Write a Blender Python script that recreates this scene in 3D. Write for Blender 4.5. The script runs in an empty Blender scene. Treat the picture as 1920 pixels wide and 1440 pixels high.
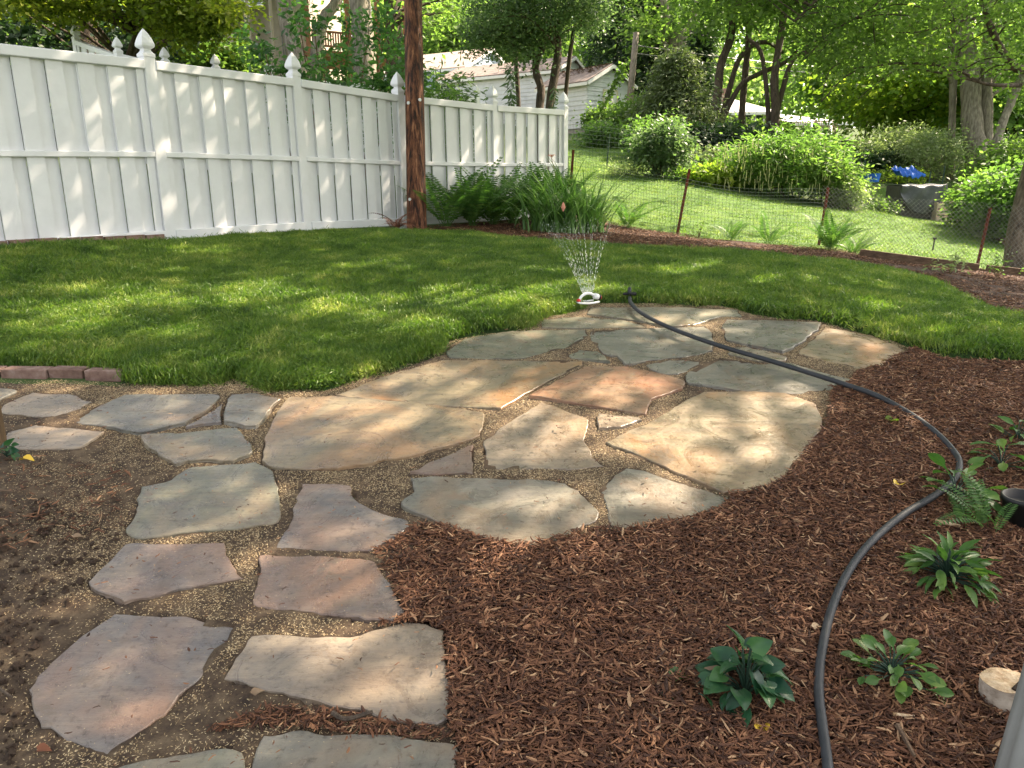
import bpy, math, random
import numpy as np
from mathutils import Vector, Matrix
random.seed(7); rng = np.random.default_rng(7)
SC = bpy.context.scene; COL = SC.collection
rad = math.radians
# ------------------------------------------------------------------ camera
F = 1442.0; PITCH = 14.5; ROLL = -0.72
cam = bpy.data.objects.new('camera', bpy.data.cameras.new('camera')); COL.objects.link(cam)
cam.data.sensor_width = 36; cam.data.lens = F/1920*36; cam.data.clip_end = 1500; cam.data.clip_start = 0.05
CAMP = np.array([0, 0, 1.6])
RM = Matrix.Rotation(rad(90-PITCH), 3, 'X') @ Matrix.Rotation(rad(ROLL), 3, 'Z')
cam.matrix_world = Matrix.Translation(CAMP.tolist()) @ RM.to_4x4()
SC.camera = cam
R = np.array(RM)
# ------------------------------------------------------------------ sky, sun, exposure
SUN_AZ, SUN_EL = 58, 43            # degrees right of the viewing direction (+Y), above the horizon
w = bpy.data.worlds.new('World'); SC.world = w; w.use_nodes = True
sky = w.node_tree.nodes.new('ShaderNodeTexSky'); sky.sky_type = 'NISHITA'; sky.sun_disc = False
sky.sun_elevation = rad(SUN_EL); sky.sun_rotation = rad(SUN_AZ); sky.dust_density = 2.5; sky.air_density = 1.0
hs_ = w.node_tree.nodes.new('ShaderNodeHueSaturation'); hs_.inputs['Saturation'].default_value = .38   # hazy summer sky, nearly white
tn_ = w.node_tree.nodes.new('ShaderNodeMix'); tn_.data_type = 'RGBA'; tn_.blend_type = 'MULTIPLY'; tn_.inputs[0].default_value = 1; tn_.inputs[7].default_value = (1.06, 1.0, .93, 1)
w.node_tree.links.new(sky.outputs[0], hs_.inputs['Color']); w.node_tree.links.new(hs_.outputs[0], tn_.inputs[6]); w.node_tree.links.new(tn_.outputs[2], w.node_tree.nodes['Background'].inputs[0])
w.node_tree.nodes['Background'].inputs[1].default_value = 0.125
S = np.array([math.sin(rad(SUN_AZ))*math.cos(rad(SUN_EL)), math.cos(rad(SUN_AZ))*math.cos(rad(SUN_EL)), math.sin(rad(SUN_EL))])
sl = bpy.data.lights.new('sun', 'SUN'); sl.energy = 5.0; sl.angle = rad(0.6); sl.color = (1, .83, .63)
so = bpy.data.objects.new('sun', sl); COL.objects.link(so)
so.rotation_euler = Vector(S.tolist()).to_track_quat('Z', 'Y').to_euler(); so.location = (20, 15, 30)
SC.view_settings.view_transform = 'Standard'; SC.view_settings.look = 'None'; SC.view_settings.gamma = 1
SC.view_settings.exposure = 2.15; SC.view_settings.use_curve_mapping = False
SC.render.engine = 'CYCLES'; SC.cycles.max_bounces = 8; SC.cycles.transparent_max_bounces = 8
SC.cycles.use_denoising = True
# ------------------------------------------------------------------ geometry of the place
def ray(x, y):
    x = np.asarray(x, float); y = np.asarray(y, float)
    d = np.stack([(x-960)/F, -(y-720)/F, -np.ones_like(x)], -1)
    return d @ R.T
def unp(x, y, d): return CAMP + ray(x, y)*d
def proj(P):
    q = (np.asarray(P, float)-CAMP) @ R
    z = np.maximum(-q[..., 2], .05)
    return q[..., 0]/z*F+960, 720-q[..., 1]/z*F
# heights: world points (x, y, z above the near ground) measured on the photograph
ctl = [(0, 0, 0), (-1, 2, .22), (0, 3, .42), (-1.8, 4.05, .60), (0, 4, .58), (1.2, 5.2, .72), (-1.4, 1.2, .13), (1.6, 1.4, .12),
       (-1.3, 6.5, .84), (-3.2, 5.5, .80), (2.9, 4.6, .58), (2.0, 2.2, .24), (4, 7.5, .58), (2.0, 8.5, .86), (5.2, 10, .5),
       (0, -6, -.5), (-8, -4, -.2), (8, -4, -.5), (9, 6, .2), (-9, 9, 1.35), (-6, 14, 1.7), (-12, 22, 3.2),
       (-30, 40, 6), (0, 62, 7.4), (40, 55, 4), (90, 100, 5), (-90, 100, 9), (0, 160, 9), (0, -60, -2), (-80, -20, 0), (90, -20, -2), (150, 60, 4), (-150, 60, 8), (-200, 260, 10), (200, 260, 8), (200, -200, -2), (-200, -200, 0)]
cpx = [(8, 464, 7.0), (313, 455, 8.05), (568, 435, 9.5), (768, 430, 10.7), (930, 415, 12.3), (1057, 400, 13.5), (1068, 350+45, 14.2), (1268, 440, 12.9), (1400, 455, 12.5), (1538, 462, 12.2),
       (1620, 486, 11.9), (1830, 508, 11.6), (1905, 520, 11.4), (1140, 322, 21), (1090, 262, 31), (1095, 254, 35), (1240, 337, 18.5), (1340, 350, 18), (1500, 386, 17.2), (1620, 398, 17.4), (1720, 412, 18.5),
       (1850, 440, 16.5), (1330, 245, 30), (1455, 262, 30), (1580, 290, 34), (1830, 335, 26), (1700, 345, 28)]
C = np.array(ctl + [tuple(unp(*p)) for p in cpx])
def _k(r2): return .5*r2*np.log(r2+1e-9)
_d2 = ((C[:, None, :2]-C[None, :, :2])**2).sum(-1); n_ = len(C)
_A = np.zeros((n_+3, n_+3)); _A[:n_, :n_] = _k(_d2)+np.eye(n_)*.05; _A[:n_, n_] = 1; _A[:n_, n_+1:] = C[:, :2]; _A[n_:, :n_] = _A[:n_, n_:].T
_W = np.linalg.solve(_A, np.r_[C[:, 2], 0, 0, 0])
def H(x, y):
    x = np.atleast_1d(np.asarray(x, float)); y = np.atleast_1d(np.asarray(y, float)); sh = x.shape
    x = x.ravel(); y = y.ravel(); out = np.empty(len(x))
    for i in range(0, len(x), 50000):
        a, b = x[i:i+50000], y[i:i+50000]
        d2 = (a[:, None]-C[None, :, 0])**2+(b[:, None]-C[None, :, 1])**2
        out[i:i+50000] = _k(d2) @ _W[:-3] + _W[-3] + a*_W[-2] + b*_W[-1]
    return out.reshape(sh)
def h1(x, y): return float(H(x, y)[0])
def hit(x, y, lift=0):
    "point(s) of the ground seen at these pixels"
    x = np.atleast_1d(np.asarray(x, float)); y = np.atleast_1d(np.asarray(y, float))
    r = ray(x, y); t = np.full(len(x), .8); done = np.zeros(len(x), bool)
    for _ in range(400):
        P = CAMP+r*t[:, None]; below = P[:, 2] < H(P[:, 0], P[:, 1])+lift; done |= below
        t = np.where(done, t, t*1.02+.005)
        if done.all() or t.max() > 120: break
    lo, hi = t/1.02-.006, t
    for _ in range(14):
        m = (lo+hi)/2; P = CAMP+r*m[:, None]; b = P[:, 2] < H(P[:, 0], P[:, 1])+lift; hi = np.where(b, m, hi); lo = np.where(b, lo, m)
    P = CAMP+r*hi[:, None]; return P
def hitp(pts, lift=0):
    a = np.array(pts, float); return hit(a[:, 0], a[:, 1], lift)
def col(x, d, y=300):
    "ground point under pixel column x at depth d"
    p = unp(x, y, d); return np.array([p[0], p[1], h1(p[0], p[1])])
def inpoly(P, poly):
    x, y = P[:, 0], P[:, 1]; c = np.zeros(len(P), bool); n = len(poly); j = n-1
    for i in range(n):
        xi, yi = poly[i][:2]; xj, yj = poly[j][:2]
        if yi != yj: c ^= ((yi > y) != (yj > y)) & (x < (xj-xi)*(y-yi)/(yj-yi)+xi)
        j = i
    return c
def dpoly(P, poly):
    d = np.full(len(P), 1e9); n = len(poly)
    for i in range(n):
        a = np.array(poly[i][:2]); b = np.array(poly[(i+1) % n][:2]); ab = b-a
        t = np.clip(((P[:, :2]-a) @ ab)/max(ab @ ab, 1e-9), 0, 1)
        d = np.minimum(d, np.hypot(*(P[:, :2]-a-t[:, None]*ab).T))
    return d
_G = rng.random((64, 64))
def vn(x, y, s):
    "smooth value noise 0..1"
    x = np.asarray(x)/s+100; y = np.asarray(y)/s+100; i = np.floor(x).astype(int); j = np.floor(y).astype(int)
    u = x-i; v = y-j; u = u*u*(3-2*u); v = v*v*(3-2*v); g = lambda a, b: _G[a % 64, b % 64]
    return (g(i, j)*(1-u)+g(i+1, j)*u)*(1-v)+(g(i, j+1)*(1-u)+g(i+1, j+1)*u)*v
# ------------------------------------------------------------------ materials
def _nt(name):
    m = bpy.data.materials.new(name); m.use_nodes = True; nt = m.node_tree; return m, nt, nt.nodes, nt.links, nt.nodes['Principled BSDF']
def c4(c): return (c[0], c[1], c[2], 1)
def ramp(N, stops):
    r = N.new('ShaderNodeValToRGB'); e = r.color_ramp.elements
    e[0].position, e[0].color = stops[0][0], c4(stops[0][1]); e[1].position, e[1].color = stops[-1][0], c4(stops[-1][1])
    for p, c in stops[1:-1]: q = e.new(p); q.color = c4(c)
    return r
def mapn(N, L, sc=(1, 1, 1), rnd=False):
    tc = N.new('ShaderNodeTexCoord'); mp = N.new('ShaderNodeMapping'); mp.inputs['Scale'].default_value = sc
    L.new(tc.outputs['Object'], mp.inputs[0])
    if rnd:
        oi = N.new('ShaderNodeObjectInfo'); mu = N.new('ShaderNodeMath'); mu.operation = 'MULTIPLY'; mu.inputs[1].default_value = 57
        L.new(oi.outputs['Random'], mu.inputs[0]); L.new(mu.outputs[0], mp.inputs['Location'])
    return mp
def noise(N, L, vec, s, det=5, rough=.6, dist=0):
    n = N.new('ShaderNodeTexNoise'); n.inputs['Scale'].default_value = s; n.inputs['Detail'].default_value = det
    n.inputs['Roughness'].default_value = rough; n.inputs['Distortion'].default_value = dist; L.new(vec.outputs[0], n.inputs[0]); return n
def bump(N, L, b, hs, dist, st=1.0):
    bp = N.new('ShaderNodeBump'); bp.inputs['Strength'].default_value = st; bp.inputs['Distance'].default_value = dist
    L.new(hs, bp.inputs['Height']); L.new(bp.outputs[0], b.inputs['Normal']); return bp
def mixc(N, L, f, a, b, mode='MIX'):
    m = N.new('ShaderNodeMix'); m.data_type = 'RGBA'; m.blend_type = mode
    for s, v in ((0, f), (6, a), (7, b)):
        if isinstance(v, (int, float)): m.inputs[s].default_value = v
        elif isinstance(v, tuple): m.inputs[s].default_value = c4(v)
        else: L.new(v, m.inputs[s])
    return m.outputs[2]
def surf(name, stops, scale=6, rough=.8, bmp=.004, sc=(1, 1, 1), det=6, fine=None, rnd=True, spec=.3, dist=0, metal=0, bs=None):
    "noise coloured surface with relief"
    m, nt, N, L, b = _nt(name); v = mapn(N, L, sc, rnd); n = noise(N, L, v, scale, det, .65, dist); r = ramp(N, stops); L.new(n.outputs[0], r.inputs[0])
    L.new(r.outputs[0], b.inputs['Base Color']); b.inputs['Roughness'].default_value = rough; b.inputs['Specular IOR Level'].default_value = spec; b.inputs['Metallic'].default_value = metal
    if bmp:
        n2 = noise(N, L, v, bs or scale*4, 6, .7); bump(N, L, b, n2.outputs[0], bmp)
    return m
def leafm(name, stops, trans=.45, rough=.5, inst=False, pos=.35, tint=1.3):
    "leaf: random tone per leaf, clumps of tone through the crown, light shining through"
    m, nt, N, L, b = _nt(name)
    if inst: src = N.new('ShaderNodeObjectInfo').outputs['Random']
    else: src = N.new('ShaderNodeNewGeometry').outputs['Random Per Island']
    r = ramp(N, stops); v = mapn(N, L) if not inst else N.new('ShaderNodeNewGeometry'); n = noise(N, L, v, pos, 3)
    mu = N.new('ShaderNodeMath'); mu.operation = 'MULTIPLY_ADD'; mu.inputs[1].default_value = .55; L.new(src, mu.inputs[0])
    sb = N.new('ShaderNodeMath'); sb.operation = 'MULTIPLY_ADD'; sb.inputs[1].default_value = 1.6; sb.inputs[2].default_value = -.58; L.new(n.outputs[0], sb.inputs[0]); L.new(sb.outputs[0], mu.inputs[2])
    L.new(mu.outputs[0], r.inputs[0]); L.new(r.outputs[0], b.inputs['Base Color']); b.inputs['Roughness'].default_value = rough; b.inputs['Specular IOR Level'].default_value = .35
    t = N.new('ShaderNodeBsdfTranslucent'); g = mixc(N, L, 1.0, r.outputs[0], (tint*1.02, tint*1.2, tint*.6), 'MULTIPLY'); L.new(g, t.inputs[0])
    ms = N.new('ShaderNodeMixShader'); ms.inputs[0].default_value = trans; L.new(b.outputs[0], ms.inputs[1]); L.new(t.outputs[0], ms.inputs[2])
    L.new(ms.outputs[0], N['Material Output'].inputs[0]); return m
M = {}
M['soil'] = surf('soil', [(.3, (0.021, 0.013, 0.009)), (.5, (0.042, 0.027, 0.018)), (.7, (0.080, 0.054, 0.036))], 9, .95, .03, bs=40)
M['bedding'] = surf('bedding', [(.3, (0.028, 0.018, 0.013)), (.5, (0.080, 0.054, 0.034)), (.68, (0.150, 0.108, 0.067))], 16, .95, .012, bs=90)
M['mulch'] = surf('mulch', [(.3, (0.018, 0.007, 0.005)), (.5, (0.049, 0.021, 0.013)), (.7, (0.098, 0.048, 0.024))], 22, .9, .03, sc=(1, 1.6, 1), bs=60)
M['sod'] = surf('sod', [(.3, (.018, .035, .008)), (.55, (.035, .07, .014)), (.75, (.07, .09, .025))], 4, .95, .02, bs=70)
M['turf'] = surf('turf', [(.3, (.05, .11, .018)), (.5, (.075, .15, .022)), (.72, (.12, .19, .035))], 1.2, .9, .03, bs=30)
M['ground'] = surf('ground', [(.3, (.03, .05, .012)), (.5, (.05, .085, .02)), (.7, (.09, .10, .04))], .6, .95, .03, bs=12)
M['clod'] = surf('clod', [(.3, (0.039, 0.025, 0.017)), (.7, (0.117, 0.075, 0.050))], 12, .95, .01)
def ramp_inst(name, stops, rough=.8, spec=.2, trans=0):
    m, nt, N, L, b = _nt(name); oi = N.new('ShaderNodeObjectInfo'); r = ramp(N, stops); L.new(oi.outputs['Random'], r.inputs[0])
    L.new(r.outputs[0], b.inputs['Base Color']); b.inputs['Roughness'].default_value = rough; b.inputs['Specular IOR Level'].default_value = spec; return m
M['chip'] = ramp_inst('chip', [(0, (0.030, 0.013, 0.008)), (.4, (0.085, 0.035, 0.018)), (.72, (0.148, 0.065, 0.032)), (.92, (0.229, 0.113, 0.057)), (1, (0.398, 0.255, 0.145))], .75, .3)
M['seed'] = ramp_inst('seed', [(0, (.20, .13, .065)), (.5, (.42, .31, .17)), (1, (.62, .50, .31))], .6, .3)
# flagstones: several beds of sandstone
def stone(name, a, b_, c, rust=None, rustamt=.5, rough=.36):
    m, nt, N, L, b = _nt(name); v = mapn(N, L, (1, 1, 1), True)
    n = noise(N, L, v, 2.2, 6, .62, 1.2); r = ramp(N, [(.38, a), (.5, b_), (.62, c)]); L.new(n.outputs[0], r.inputs[0]); out = r.outputs[0]
    n6 = noise(N, L, v, 4.2, 9, .70, 2.2); r6 = ramp(N, [(.34, (.58, .57, .60)), (.50, (.98, .98, .98)), (.66, (1.22, 1.17, 1.10))]); L.new(n6.outputs[0], r6.inputs[0]); out = mixc(N, L, .85, out, r6.outputs[0], 'MULTIPLY')
    v2 = mapn(N, L, (.7, 4.5, 1), True); ns = noise(N, L, v2, 3.2, 6, .7, .7); rs = ramp(N, [(.38, (.66, .66, .70)), (.62, (1.14, 1.12, 1.06))]); L.new(ns.outputs[0], rs.inputs[0])
    out = mixc(N, L, .75, out, rs.outputs[0], 'MULTIPLY')
    if rust:
        n3 = noise(N, L, v, 1.7, 4, .6, .8); r3 = ramp(N, [(.52-.12*rustamt, (0, 0, 0)), (.72-.12*rustamt, (1, 1, 1))]); L.new(n3.outputs[1], r3.inputs[0]); out = mixc(N, L, r3.outputs[0], out, rust)
    n4 = noise(N, L, v, 38, 5, .75); r4 = ramp(N, [(.32, (.45, .43, .42)), (.45, (.98, .98, .98)), (.8, (1.12, 1.12, 1.12))]); L.new(n4.outputs[0], r4.inputs[0])
    out = mixc(N, L, .8, out, r4.outputs[0], 'MULTIPLY')
    # dirt splashes and mud left after the laying
    n5 = noise(N, L, v, 5.5, 8, .8, .3); r5 = ramp(N, [(.555, (0, 0, 0)), (.60, (.75, .75, .75))]); L.new(n5.outputs[0], r5.inputs[0]); out = mixc(N, L, r5.outputs[0], out, (.14, .105, .075))
    L.new(out, b.inputs['Base Color'])
    rr = N.new('ShaderNodeMapRange'); rr.inputs['From Min'].default_value = .35; rr.inputs['From Max'].default_value = .65; rr.inputs['To Min'].default_value = rough-.18; rr.inputs['To Max'].default_value = rough+.16
    L.new(n6.outputs[0], rr.inputs[0]); L.new(rr.outputs[0], b.inputs['Roughness']); b.inputs['Specular IOR Level'].default_value = .5
    ad = N.new('ShaderNodeMath'); ad.operation = 'MULTIPLY_ADD'; ad.inputs[1].default_value = .5; L.new(n4.outputs[0], ad.inputs[0]); L.new(ns.outputs[0], ad.inputs[2])
    bump(N, L, b, ad.outputs[0], .007, .8); return m
ST = {
 'grey': stone('stone_grey', (0.110, 0.106, 0.087), (0.153, 0.145, 0.120), (0.186, 0.173, 0.145), (0.198, 0.136, 0.085), .2),
 'green': stone('stone_green', (0.110, 0.109, 0.082), (0.148, 0.145, 0.107), (0.181, 0.169, 0.129), (0.209, 0.147, 0.089), .3),
 'tan': stone('stone_tan', (0.142, 0.121, 0.082), (0.186, 0.153, 0.102), (0.227, 0.179, 0.121), (0.247, 0.126, 0.053), .5),
 'rust': stone('stone_rust', (0.182, 0.098, 0.057), (0.214, 0.117, 0.071), (0.224, 0.151, 0.097), (0.214, 0.084, 0.042), .8),
 'cream': stone('stone_cream', (0.174, 0.146, 0.112), (0.211, 0.176, 0.136), (0.240, 0.198, 0.151), (0.231, 0.150, 0.087), .3),
 'plum': stone('stone_plum', (0.084, 0.077, 0.072), (0.142, 0.126, 0.116), (0.187, 0.159, 0.133), (0.214, 0.126, 0.081), .6, .36)}
M['brick'] = surf('brick', [(.3, (.12, .07, .055)), (.5, (.20, .125, .10)), (.7, (.28, .20, .17))], 14, .9, .006)
# white vinyl with grime
def vinyl():
    m, nt, N, L, b = _nt('white_vinyl'); v = mapn(N, L, (1, 1, 1), True); n = noise(N, L, v, 3, 6, .7); r = ramp(N, [(.3, (.65, .645, .66)), (.55, (.70, .70, .715)), (.8, (.735, .735, .745))]); L.new(n.outputs[0], r.inputs[0])
    v2 = mapn(N, L, (3, 3, .7), True); n2 = noise(N, L, v2, 4, 7, .8); r2 = ramp(N, [(.62, (0, 0, 0)), (.9, (.4, .4, .4))]); L.new(n2.outputs[0], r2.inputs[0])
    L.new(mixc(N, L, r2.outputs[0], r.outputs[0], (.52, .48, .42)), b.inputs['Base Color']); b.inputs['Roughness'].default_value = .42; b.inputs['Specular IOR Level'].default_value = .4; return m
M['vinyl'] = vinyl()
def barkm(name, a, b_, c, sc=(6, 6, .8), dist=.03):
    return surf(name, [(.32, a), (.5, b_), (.68, c)], 3.0, .95, dist, sc=sc, det=8, bs=5)
M['bark'] = barkm('bark', (.05, .04, .032), (.13, .105, .082), (.22, .18, .145))
M['bark_dark'] = barkm('bark_dark', (.03, .023, .018), (.075, .056, .042), (.13, .10, .075))
M['bark_grey'] = barkm('bark_grey', (.10, .085, .07), (.22, .19, .155), (.34, .30, .25))
M['pole'] = surf('pole', [(.40, (.018, .008, .006)), (.48, (.10, .036, .018)), (.56, (.20, .078, .038)), (.68, (.40, .19, .10))], 3.0, .62, .03, sc=(9, 9, .35), det=9, bs=6)
M['pole_far'] = barkm('pole_far', (.10, .08, .06), (.2, .17, .13), (.28, .24, .2), (9, 9, .4), .01)
M['wood'] = surf('weathered_wood', [(.3, (.06, .038, .025)), (.55, (.13, .085, .055)), (.75, (.20, .14, .095))], 3, .85, .01, sc=(1, 8, 8))
M['wood_post'] = surf('post_wood', [(.3, (.07, .045, .025)), (.55, (.15, .095, .05)), (.75, (.22, .15, .085))], 3, .85, .01, sc=(8, 8, 1))
M['deck'] = surf('deck_wood', [(.3, (.16, .07, .04)), (.7, (.30, .14, .08))], 3, .8, .004)
M['pale_deck'] = surf('pale_deck_wood', [(.3, (.42, .30, .25)), (.7, (.62, .48, .42))], 3, .8, .004)
M['rust'] = surf('rust', [(.3, (.07, .018, .010)), (.55, (.17, .045, .022)), (.8, (.28, .09, .045))], 20, .85, .002)
M['green_paint'] = surf('green_paint', [(.3, (.012, .035, .022)), (.8, (.03, .06, .04))], 10, .6, 0)
M['wire'] = surf('wire', [(.3, (.04, .07, .055)), (.8, (.09, .12, .10))], 8, .5, 0, metal=.3)
M['galv'] = surf('galvanised', [(.3, (.16, .16, .155)), (.8, (.28, .28, .27))], 8, .5, 0, metal=.5)
M['galvpost'] = surf('grey_metal_post', [(.3, (.13, .13, .12)), (.6, (.19, .19, .18)), (.8, (.26, .26, .25))], 5, .5, .001, sc=(1, 1, .3))
M['hose'] = surf('hose_rubber', [(.3, (.022, .024, .028)), (.6, (.035, .038, .044)), (.8, (.055, .055, .055))], 14, .55, .001, spec=.3)
M['white'] = surf('white_plastic', [(.3, (.70, .70, .69)), (.8, (.82, .82, .8))], 8, .4, 0)
M['red'] = surf('red_plastic', [(.3, (.45, .02, .02)), (.8, (.6, .04, .03))], 8, .4, 0)
M['blue'] = surf('blue_plastic', [(.3, (.010, .08, .40)), (.8, (.02, .15, .55))], 8, .5, 0)
M['black'] = surf('black_plastic', [(.3, (.012, .012, .013)), (.8, (.025, .025, .027))], 8, .5, 0)
M['cut'] = surf('cut_wood', [(.35, (.26, .16, .08)), (.5, (.46, .33, .20)), (.65, (.60, .47, .32))], 18, .8, .006, dist=1.5)
M['paleb'] = surf('pale_bark', [(.35, (.22, .17, .13)), (.5, (.42, .35, .29)), (.7, (.55, .48, .41))], 14, .85, .004)
M['siding'] = surf('white_siding', [(.3, (.55, .57, .60)), (.6, (.68, .70, .73)), (.8, (.76, .77, .79))], 2, .7, 0)
M['siding_blue'] = surf('blue_siding', [(.3, (.34, .40, .50)), (.8, (.46, .53, .62))], 2, .7, 0)
M['shingle'] = surf('shingle', [(.3, (.13, .105, .095)), (.5, (.21, .165, .145)), (.7, (.29, .24, .21))], 5, .95, .01, bs=25)
M['shingle_tan'] = surf('tan_shingle', [(.3, (.30, .23, .19)), (.7, (.42, .34, .29))], 5, .95, .01)
M['shingle_pale'] = surf('pale_shingle', [(.3, (.55, .50, .47)), (.7, (.72, .68, .64))], 3, .9, .01)
M['stucco'] = surf('stucco', [(.3, (.28, .235, .19)), (.6, (.36, .31, .255)), (.8, (.42, .37, .31))], 3, .95, .004)
M['cream'] = surf('cream_wall', [(.3, (.55, .50, .36)), (.8, (.66, .60, .45))], 3, .9, 0)
M['glass'] = surf('window_glass', [(.3, (.02, .03, .035)), (.8, (.06, .08, .09))], 2, .08, 0, spec=.8)
M['concrete'] = surf('concrete', [(.3, (.25, .24, .22)), (.8, (.38, .36, .33))], 5, .9, .004)
M['greyboard'] = surf('dark_board', [(.3, (.07, .055, .045)), (.8, (.14, .115, .095))], 4, .9, .004)
M['sheet'] = surf('plastic_sheet', [(.3, (.05, .052, .062)), (.5, (.085, .088, .10)), (.8, (.15, .153, .17))], 3, .35, .01, bs=9)
M['sheet_dark'] = surf('dark_sheet', [(.3, (.055, .05, .055)), (.8, (.11, .10, .11))], 3, .5, .01, bs=9)
M['petal'] = surf('petal', [(.3, (.75, .28, .20)), (.8, (.85, .42, .32))], 8, .6, 0)
M['dry'] = surf('dry_leaf', [(.3, (.13, .085, .05)), (.8, (.28, .20, .13))], 9, .8, .002)
M['dry_red'] = surf('dry_fern', [(.3, (.10, .035, .018)), (.8, (.20, .08, .04))], 9, .8, 0)
M['yellow'] = surf('yellow_leaf', [(.3, (.55, .36, .03)), (.8, (.75, .50, .06))], 9, .5, 0)
LF = {
 'maple': leafm('leaf_maple', [(0, (.06, .09, .012)), (.5, (.15, .19, .022)), (1, (.30, .29, .04))], .6, pos=.9),
 'mid': leafm('leaf_mid', [(0, (.055, .10, .028)), (.5, (.12, .19, .05)), (1, (.22, .30, .085))], .6, pos=.6),
 'bluish': leafm('leaf_bluish', [(0, (.05, .085, .045)), (.5, (.10, .155, .08)), (1, (.20, .26, .14))], .45, .4, pos=.7),
 'woods': leafm('leaf_woods', [(0, (.13, .20, .07)), (.5, (.26, .35, .13)), (1, (.42, .50, .22))], .6, pos=.12),  # far foliage coloured paler, standing in for bright haze
 'bright': leafm('leaf_bright', [(0, (.06, .12, .03)), (.5, (.12, .205, .055)), (1, (.23, .32, .10))], .55, pos=.9),
 'yellow': leafm('leaf_sunny', [(0, (.09, .15, .025)), (.5, (.18, .25, .04)), (1, (.34, .38, .07))], .6, pos=.6),
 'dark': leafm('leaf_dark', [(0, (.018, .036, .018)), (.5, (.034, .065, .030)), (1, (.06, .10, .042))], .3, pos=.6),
 'olive': leafm('leaf_olive', [(0, (.14, .18, .09)), (.5, (.24, .29, .15)), (1, (.38, .42, .25))], .45, pos=.8),
 'sapling': leafm('leaf_sapling', [(0, (.035, .085, .030)), (.5, (.07, .155, .045)), (1, (.13, .26, .07))], .45, .35, pos=1.5),
 'cedar': leafm('leaf_cedar', [(0, (.07, .10, .045)), (.5, (.12, .155, .07)), (1, (.19, .22, .11))], .3, pos=1),
 'fern': leafm('leaf_fern', [(0, (.035, .09, .024)), (.5, (.075, .16, .038)), (1, (.16, .25, .06))], .4, .45, pos=2.5),
 'lily': leafm('leaf_lily', [(0, (.065, .14, .04)), (.5, (.13, .24, .07)), (1, (.27, .38, .14))], .4, .4, pos=2),
 'hosta': leafm('leaf_heart', [(0, (.012, .045, .028)), (.5, (.022, .075, .036)), (1, (.07, .16, .05))], .3, .32, inst=True, pos=9),
 'herb': leafm('leaf_herb', [(0, (.04, .10, .025)), (.5, (.07, .155, .035)), (1, (.20, .29, .07))], .38, .38, inst=True, pos=9),
 'blade': leafm('grass_blade', [(0, (0.036, 0.080, 0.014)), (.35, (0.088, 0.158, 0.026)), (.75, (0.17, 0.235, 0.042)), (1, (0.40, 0.40, 0.13))], .4, .45, inst=True, pos=2.6),
}
def water_mat():
    m, nt, N, L, b = _nt('water'); b.inputs['Base Color'].default_value = (.95, .97, 1, 1); b.inputs['Roughness'].default_value = .15
    b.inputs['Alpha'].default_value = .4; b.inputs['Transmission Weight'].default_value = .4; b.inputs['IOR'].default_value = 1.33; return m
M['water'] = water_mat()
# ------------------------------------------------------------------ object helpers
def tag(o, label=None, cat=None, group=None, kind=None):
    if label: o['label'] = label
    if cat: o['category'] = cat
    if group: o['group'] = group
    if kind: o['kind'] = kind
    return o
def link(o, parent=None):
    COL.objects.link(o)
    if parent is not None: o.parent = parent; o.matrix_parent_inverse = Matrix.Identity(4)
    return o
def empty(name, loc, label=None, cat=None, group=None, rz=0):
    o = bpy.data.objects.new(name, None); o.empty_display_size = .1; link(o); o.location = [float(v) for v in loc]; o.rotation_euler = (0, 0, rz); return tag(o, label, cat, group)
def mesh(name, V, Fc, mat, smooth=False):
    me = bpy.data.meshes.new(name)
    if isinstance(Fc, np.ndarray):
        V = np.asarray(V, np.float32); k = Fc.shape[1]
        me.vertices.add(len(V)); me.vertices.foreach_set('co', V.ravel()); me.loops.add(Fc.size); me.loops.foreach_set('vertex_index', Fc.astype(np.int32).ravel())
        me.polygons.add(len(Fc)); me.polygons.foreach_set('loop_start', np.arange(len(Fc), dtype=np.int32)*k)
        if smooth: me.polygons.foreach_set('use_smooth', np.ones(len(Fc), bool))
        me.update(calc_edges=True)
    else:
        me.from_pydata([tuple(map(float, v)) for v in V], [], [tuple(map(int, f)) for f in Fc])
        if smooth: me.polygons.foreach_set('use_smooth', [True]*len(me.polygons))
    for m_ in (mat if isinstance(mat, list) else [mat]): me.materials.append(m_)
    return me
def obj(name, V, Fc, mat, parent=None, smooth=False, loc=None):
    "mesh with world coordinates; under a parent they are made local to it"
    V = np.asarray(V, float)
    if parent is not None: V = V - parent_origin(parent)
    elif loc is not None: V = V-np.asarray(loc, float)
    o = bpy.data.objects.new(name, mesh(name, V, Fc, mat, smooth)); link(o, parent)
    if parent is None and loc is not None: o.location = [float(v) for v in loc]
    return o
def parent_origin(p):
    v = np.array(p.location); 
    while p.parent is not None: p = p.parent; v = v+np.array(p.location)
    return v
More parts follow.
